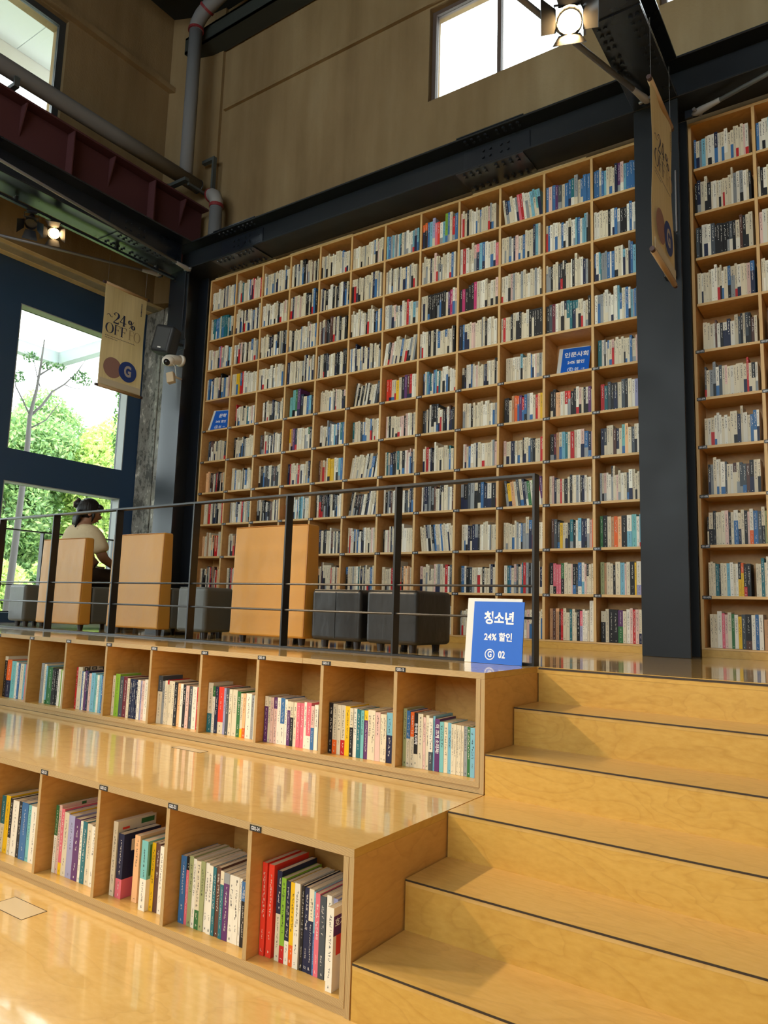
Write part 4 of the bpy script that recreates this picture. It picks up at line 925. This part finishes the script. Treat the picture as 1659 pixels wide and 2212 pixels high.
def skin(name, verts, edges, radii, m, parent, sub=2, root=0):
    me = bpy.data.meshes.new(name); me.from_pydata(verts, edges, []); me.materials.append(m)
    o = bpy.data.objects.new(name, me); C.objects.link(o); o.parent = parent
    sk = o.modifiers.new('skin', 'SKIN'); sk.use_smooth_shade = True; sk.use_x_symmetry = False
    if not me.skin_vertices: me.skin_vertices.new()
    for v, r in zip(me.skin_vertices[0].data, radii): v.radius = r if isinstance(r, tuple) else (r, r)
    me.skin_vertices[0].data[root].use_root = True
    if sub: s_ = o.modifiers.new('sub', 'SUBSURF'); s_.levels = sub; s_.render_levels = sub
    return o
PX0, PY0 = -.245, -1.19
person = thing('person', 'seated person with black hair up and beige short-sleeved shirt, back turned', 'person', (PX0, PY0, .385)); person.scale = (1.07, 1.07, 1.04)
V = [(0, .0, .08), (0, .02, .22), (0, .01, .38), (0, .015, .50), (0, .03, .565), (0, .045, .61), (0, .06, .66),      # pelvis .. head core
     (-.17, .02, .485), (-.24, .06, .24), (-.16, .27, .17),                                                             # left arm
     (.17, .02, .485), (.25, .07, .25), (.15, .28, .17),                                                                # right arm
     (-.10, .06, .065), (-.11, .44, .07), (-.11, .47, -.30), (.10, .06, .065), (.11, .44, .07), (.12, .47, -.30), (-.11, .58, -.335), (.12, .58, -.335)]
Ed = [(0, 1), (1, 2), (2, 3), (3, 4), (4, 5), (5, 6), (3, 7), (7, 8), (8, 9), (3, 10), (10, 11), (11, 12), (0, 13), (13, 14), (14, 15), (0, 16), (16, 17), (17, 18), (15, 19), (18, 20)]
Rr = [(.15, .11), (.13, .10), (.145, .10), (.10, .075), .052, .055, .06, .06, .046, .028, .06, .046, .028, .085, .062, .038, .085, .062, .038, .03, .03]
skin('body', V, Ed, Rr, M_skin, person)
# head: shaped ellipsoid with jaw, nose, ears, eyes
hc = Vector((.005, .065, .675))
hm = MB(); hm.smooth = True; hm.ball(hc, .074, .093, .110, 24, 18)
hm.v = [((x-hc.x)*(1-.28*max(0, (hc.z-z-.02)/.1))+hc.x, y+(.012 if y > hc.y and z < hc.z else 0), z) for x, y, z in hm.v]
hm.ball(hc+Vector((0, .100, -.018)), .012, .018, .020, 10, 8)
for s in (-1, 1): hm.ball(hc+Vector((s*.073, -.004, -.015)), .010, .019, .030, 10, 8)
hm.ball(hc+Vector((0, .088, -.060)), .022, .012, .007, 10, 6)
RH_ = Matrix.Translation(hc) @ Matrix.Rotation(math.radians(-22), 4, 'Z') @ Matrix.Rotation(math.radians(-14), 4, 'X') @ Matrix.Translation(-hc)
hm.v = [tuple(RH_ @ Vector(p)) for p in hm.v]; hm.build('head', M_skin, person)
ey = MB(); ey.smooth = True
for s in (-1, 1): ey.ball(RH_ @ (hc+Vector((s*.03, .089, .004))), .011, .008, .007, 10, 6)
ey.build('eyes', M_kprint, person)
hr = MB(); hr.smooth = True
hr.ball(hc+Vector((0, -.016, .022)), .088, .100, .108, 24, 18)
hr.v = [(x, y, max(z, hc.z-.045+.0*y) if y > hc.y+.02 else z) for x, y, z in hr.v]; hr.v = [(x, (min(y, hc.y+.045) if z < hc.z+.045 else y), z) for x, y, z in hr.v]
hr.ball(hc+Vector((0, .062, .062)), .066, .045, .036, 16, 10)
hr.ball(hc+Vector((-.035, -.105, .045)), .046, .040, .046, 16, 10)
hr.ball(hc+Vector((-.05, -.112, .075)), .024, .022, .030, 12, 8)
for k in range(7):
    a = -.075+.022*k; hr.path([hc+Vector((a, -.07, -.02)), hc+Vector((a*1.05, -.085, -.08)), hc+Vector((a*1.15-.01, -.075+.01*math.sin(k), -.165-.015*math.cos(k*2)))], .014, 8, rs=[.026, .022, .006])
hr.path([hc+Vector((.078, .02, .01)), hc+Vector((.083, .03, -.04)), hc+Vector((.072, .034, -.09))], .012, 8, rs=[.018, .014, .004])
hr.v = [tuple(RH_ @ Vector(p)) for p in hr.v]; hr.build('hair', M_hair, person)
cl = MB(); cl.smooth = True
for k in range(4): cl.path([RH_ @ (hc+Vector((-.005-.012*k, -.128+.008*k, .085))), RH_ @ (hc+Vector((-.012-.014*k, -.150+.012*k, .045))), RH_ @ (hc+Vector((-.020-.012*k, -.135+.01*k, .005)))], .005, 8)
cl.build('hair_claw', mat('pink_brown_claw', (.28, .14, .11), .35), person)
sv = [(0, -.005, .09), (0, .01, .22), (0, .0, .36), (0, .005, .47), (0, .022, .545), (-.165, .012, .475), (-.225, .04, .34), (-.245, .06, .275), (.165, .012, .475), (.232, .045, .35), (.25, .065, .285)]
se = [(0, 1), (1, 2), (2, 3), (3, 4), (3, 5), (5, 6), (6, 7), (3, 8), (8, 9), (9, 10)]
skin('shirt', sv, se, [(.185, .135), (.16, .125), (.165, .122), (.13, .10), .062, .082, .075, .074, .082, .076, .076], M_shirt, person)
skin('trousers', [(0, .02, .075), (-.10, .12, .075), (-.115, .43, .085), (-.115, .465, -.25), (.10, .12, .075), (.115, .43, .085), (.12, .465, -.25)], [(0, 1), (1, 2), (2, 3), (0, 4), (4, 5), (5, 6)],
     [(.165, .10), .10, .076, .055, .10, .076, .055], M_trs, person)
# hands with five fingers resting together on the lap
for s in (-1, 1):
    w0 = Vector((s*.155, .27, .17)); hv = [w0, w0+Vector((-s*.035, .045, -.008))]; he = [(0, 1)]; hrad = [.024, (.036, .017)]
    for k in range(4):
        b0 = w0+Vector((-s*(.055+.004*k), .052-.021*k+.02, -.010)); ln = [.032, .036, .034, .027][k]
        dirv = Vector((-s*.8, .45, -.25)).normalized(); i0 = len(hv); hv += [b0, b0+dirv*ln, b0+dirv*ln+Vector((-s*.35, .1, -.9)).normalized()*ln*.8]; he += [(1, i0), (i0, i0+1), (i0+1, i0+2)]; hrad += [.010, .009, .007]
    i0 = len(hv); hv += [w0+Vector((-s*.015, .055, .012)), w0+Vector((-s*.035, .088, .012))]; he += [(0, i0), (i0, i0+1)]; hrad += [.012, .009]
    skin('hand', [tuple(v) for v in hv], he, hrad, M_skin, person, 1)
for s in (-1, 1):
    b = MB(); b.smooth = True; b.ball((s*.115, .55, -.343), .045, .12, .03, 16, 8); b.build('shoe', M_kprint, person)

# ------------------------------------------------------------------ outside
yard = MB().box(-7, -40, -1.2, -1.72, 50, -1.0).build('trim_20', mat('pale_paving', (.46, .44, .40), .9)); st(yard)
st(MB().box(-60, -40, -1.2, -7.01, 50, -1.01).build('trim_21', mat('grass_green', (.14, .20, .06), .9)))
cp = thing('canopy', 'pale flat canopy frame outside the tall left window', 'canopy'); M_can = mat('grey_canopy', (.33, .38, .38), .6)
B('edge_beam', (-5.50, -6.0, 4.20, -5.34, 1.56, 4.44), M_can, cp); B('edge_beam', (-5.34, 1.42, 4.20, -1.75, 1.56, 4.44), M_can, cp)
M_poly = mat('milky_canopy_sheet', (.8, .82, .82), .4); _t2 = N(M_poly, 'ShaderNodeBsdfTranslucent'); _t2.inputs[0].default_value = (.95, .97, .97, 1); _m2 = N(M_poly, 'ShaderNodeMixShader'); _m2.inputs[0].default_value = .8
L(M_poly, bsdf(M_poly).outputs[0], _m2.inputs[1]); L(M_poly, _t2.outputs[0], _m2.inputs[2]); L(M_poly, _m2.outputs[0], M_poly.node_tree.nodes['Material Output'].inputs[0])
B('roof_sheet', (-5.34, -6.0, 4.40, -1.75, 1.42, 4.42), M_poly, cp)
B('canopy_post', (-5.5, -5.9, -1, -5.36, -5.76, 4.2), M_can, cp)
ev = thing('eave', 'pale roof eave outside the upper left window', 'eave'); M_ev = mat('pale_eave_board', (.52, .54, .52), .7)
B('soffit_board', [(-2.95, -12, 7.32, -1.72, -.95, 7.36)], M_ev, ev); B('soffit_board', [(-2.95, -.94, 7.32, -1.72, 1, 7.36)], M_ev, ev); B('fascia', (-3.0, -12, 7.10, -2.955, 1, 7.5), M_board, ev)
rng = np.random.default_rng(3)
def foliage(name, parent, blobs, n, size, cols):
    P = []; tot = sum(b_[3]*b_[4]*b_[5] for b_ in blobs)
    for (cx, cy, cz, rx, ry, rz) in blobs:
        k = int(n*rx*ry*rz/tot); d = rng.normal(size=(k, 3)); d /= np.linalg.norm(d, axis=1)[:, None]; r = rng.uniform(.55, 1.05, (k, 1))**.6
        P.append(np.array([cx, cy, cz])+d*r*np.array([rx, ry, rz]))
    P = np.concatenate(P); k = len(P)
    a = rng.normal(size=(k, 3)); a /= np.linalg.norm(a, axis=1)[:, None]; t_ = rng.normal(size=(k, 3)); b_ = np.cross(a, t_); b_ /= np.linalg.norm(b_, axis=1)[:, None]
    s = rng.uniform(.6, 1.3, (k, 1))*size
    v = np.stack([P-a*s, P+b_*s*.42, P+a*s, P-b_*s*.42], 1).reshape(-1, 3)
    me = bpy.data.meshes.new(name); me.vertices.add(4*k); me.vertices.foreach_set('co', v.ravel()); me.loops.add(4*k); me.loops.foreach_set('vertex_index', np.arange(4*k))
    me.polygons.add(k); me.polygons.foreach_set('loop_start', np.arange(0, 4*k, 4)); me.polygons.foreach_set('loop_total', np.full(k, 4))
    me.materials.append(M_leaf); at = me.color_attributes.new('Col', 'FLOAT_COLOR', 'CORNER')
    c = np.array(cols)[rng.integers(0, len(cols), k)]*rng.uniform(.75, 1.25, (k, 1)); c = np.clip(np.concatenate([c, np.ones((k, 1))], 1), 0, 1)
    at.data.foreach_set('color', np.repeat(c, 4, 0).astype(np.float32).ravel()); me.update(); me.validate()
    o = bpy.data.objects.new(name, me); C.objects.link(o); o.parent = parent; o['kind'] = 'stuff'; return o
GCOL = [(.26, .42, .16), (.34, .50, .20), (.44, .58, .24), (.18, .32, .14), (.30, .44, .22)]
YCOL = [(.48, .62, .18), (.56, .66, .22), (.38, .54, .18), (.44, .58, .22)]
trees = [(-10.5, 2.3, 4.3, 'leftmost leafy green tree outside the windows', GCOL), (-10.9, 4.1, 4.8, 'bushy green tree behind the thin bare trunk outside', GCOL), (-10.5, 6.0, 4.8, 'green tree outside, behind the seated person', YCOL),
         (-10.6, 7.8, 4.0, 'green tree outside, toward the grey plaster pier', GCOL), (-7.9, 1.7, 1.0, 'low yellow-green shrub outside, below the left windows', YCOL), (-7.9, 3.9, 1.3, 'low bright shrub outside, behind the tan chairs', YCOL),
         (-14.2, 6.3, 6.4, 'far green tree filling the gap behind the nearer trees outside', GCOL), (-14.2, 8.9, 6.2, 'far yellow-green tree behind the seated person, outside', YCOL), (-14.5, 11.8, 6.0, 'far green tree outside, partly hidden by the corner column', GCOL)]
for i, (x, y, top, lab, cols) in enumerate(trees):
    t = thing('leafy_tree' if top > 1.5 else 'leafy_shrub', lab, 'tree' if top > 1.5 else 'shrub'); h_ = top+1; bl = []
    for k in range(9):
        bl.append((x+rng.uniform(-.5, .5), y+rng.uniform(-.65, .65), -1+h_*rng.uniform(.22, .84), rng.uniform(.6, .9), rng.uniform(.6, .85), h_*rng.uniform(.12, .18)))
    bl.append((x, y, -1+h_*.8, .8, .9, h_*.2))
    foliage('foliage', t, bl, 30000 if top > 1.5 else 16000, .072, cols)
    b = MB(); b.path([(x, y, -1), (x+.05, y, -1+h_*.4), (x, y+.1, -1+h_*.8)], .1, 8, rs=[.12, .09, .03])
    for s in (-1, 1): b.path([(x, y, -1+h_*.3), (x+.1, y+s*.5, -1+h_*.6), (x, y+s*.9, -1+h_*.75)], .04, 6, rs=[.06, .04, .015])
    b.build('trunk', M_bark, t)
tt = thing('slender_tree', 'slender bare-branched tree with sparse leaves outside the tall window', 'tree')
b = MB(); b.smooth = True
b.path([(-5, .72, -1), (-5, .80, 1.2), (-5, .84, 2.65), (-5, .83, 3.1), (-5, .90, 3.55), (-5, .93, 3.95), (-5, .96, 4.6)], .05, 10, rs=[.06, .05, .04, .032, .022, .017, .008])
b.path([(-5, .83, 3.1), (-5.05, 1.05, 3.35), (-5.1, 1.22, 3.62), (-5.1, 1.42, 3.80), (-5.1, 1.62, 4.05), (-5.1, 1.80, 4.4)], .02, 8, rs=[.022, .020, .017, .014, .010, .005])
b.path([(-5, .83, 3.12), (-5, .70, 3.32), (-5, .56, 3.52), (-5, .55, 3.66)], .014, 6, rs=[.014, .011, .009, .004]); b.path([(-5, .92, 3.8), (-5, 1.05, 3.92), (-5, 1.15, 4.02)], .01, 6, rs=[.018, .012, .006]); b.path([(-5, .84, 2.9), (-5, 1.1, 3.1), (-5, 1.25, 3.35), (-5, 1.35, 3.5)], .01, 6, rs=[.012, .010, .007, .003])
b.path([(-5, .95, 3.62), (-5, .88, 3.8), (-5, .78, 4.1)], .01, 6, rs=[.010, .008, .004]); b.path([(-5.1, 1.42, 3.8), (-5.1, 1.55, 3.78), (-5.1, 1.8, 3.82), (-5.1, 2.0, 3.9)], .01, 6, rs=[.008, .006, .005, .002])
b.build('trunk', M_bark, tt)
foliage('foliage', tt, [(-5, .57, 3.68, .1, .13, .1), (-5, 1.2, 4.03, .1, .2, .05), (-5.1, 1.72, 3.98, .1, .2, .12), (-5, 1.05, 3.98, .1, .16, .06), (-5, .75, 4.05, .1, .12, .08)], 420, .035, [(.06, .13, .05), (.10, .19, .06)])
iv = thing('climbing_ivy', 'ivy trailing down outside the right edge of the tall window', 'ivy')
foliage('foliage', iv, [(-1.95, .30, 2.55, .05, .06, .5), (-1.95, .33, 2.05, .05, .07, .35), (-1.95, .3, 3.1, .06, .06, .3)], 420, .028, [(.14, .30, .08), (.2, .38, .08)])
MB().path([(-1.95, .32, -1), (-1.95, .3, 1.5), (-1.95, .31, 3.3)], .008, 6).build('stem', M_bark, iv)
bd = thing('office_building', 'distant pale blue building with white bands behind the trees', 'building'); M_bl = mat('pale_blue_wall', (.35, .5, .62), .7)
B('wall', (-32, 6.0, -1, -26, 12.2, 7.4), M_bl, bd)
for z in (5.6, 6.4, 7.1): B('white_band', (-25.99, 6.0, z, -25.9, 12.2, z+.3), M_board, bd)
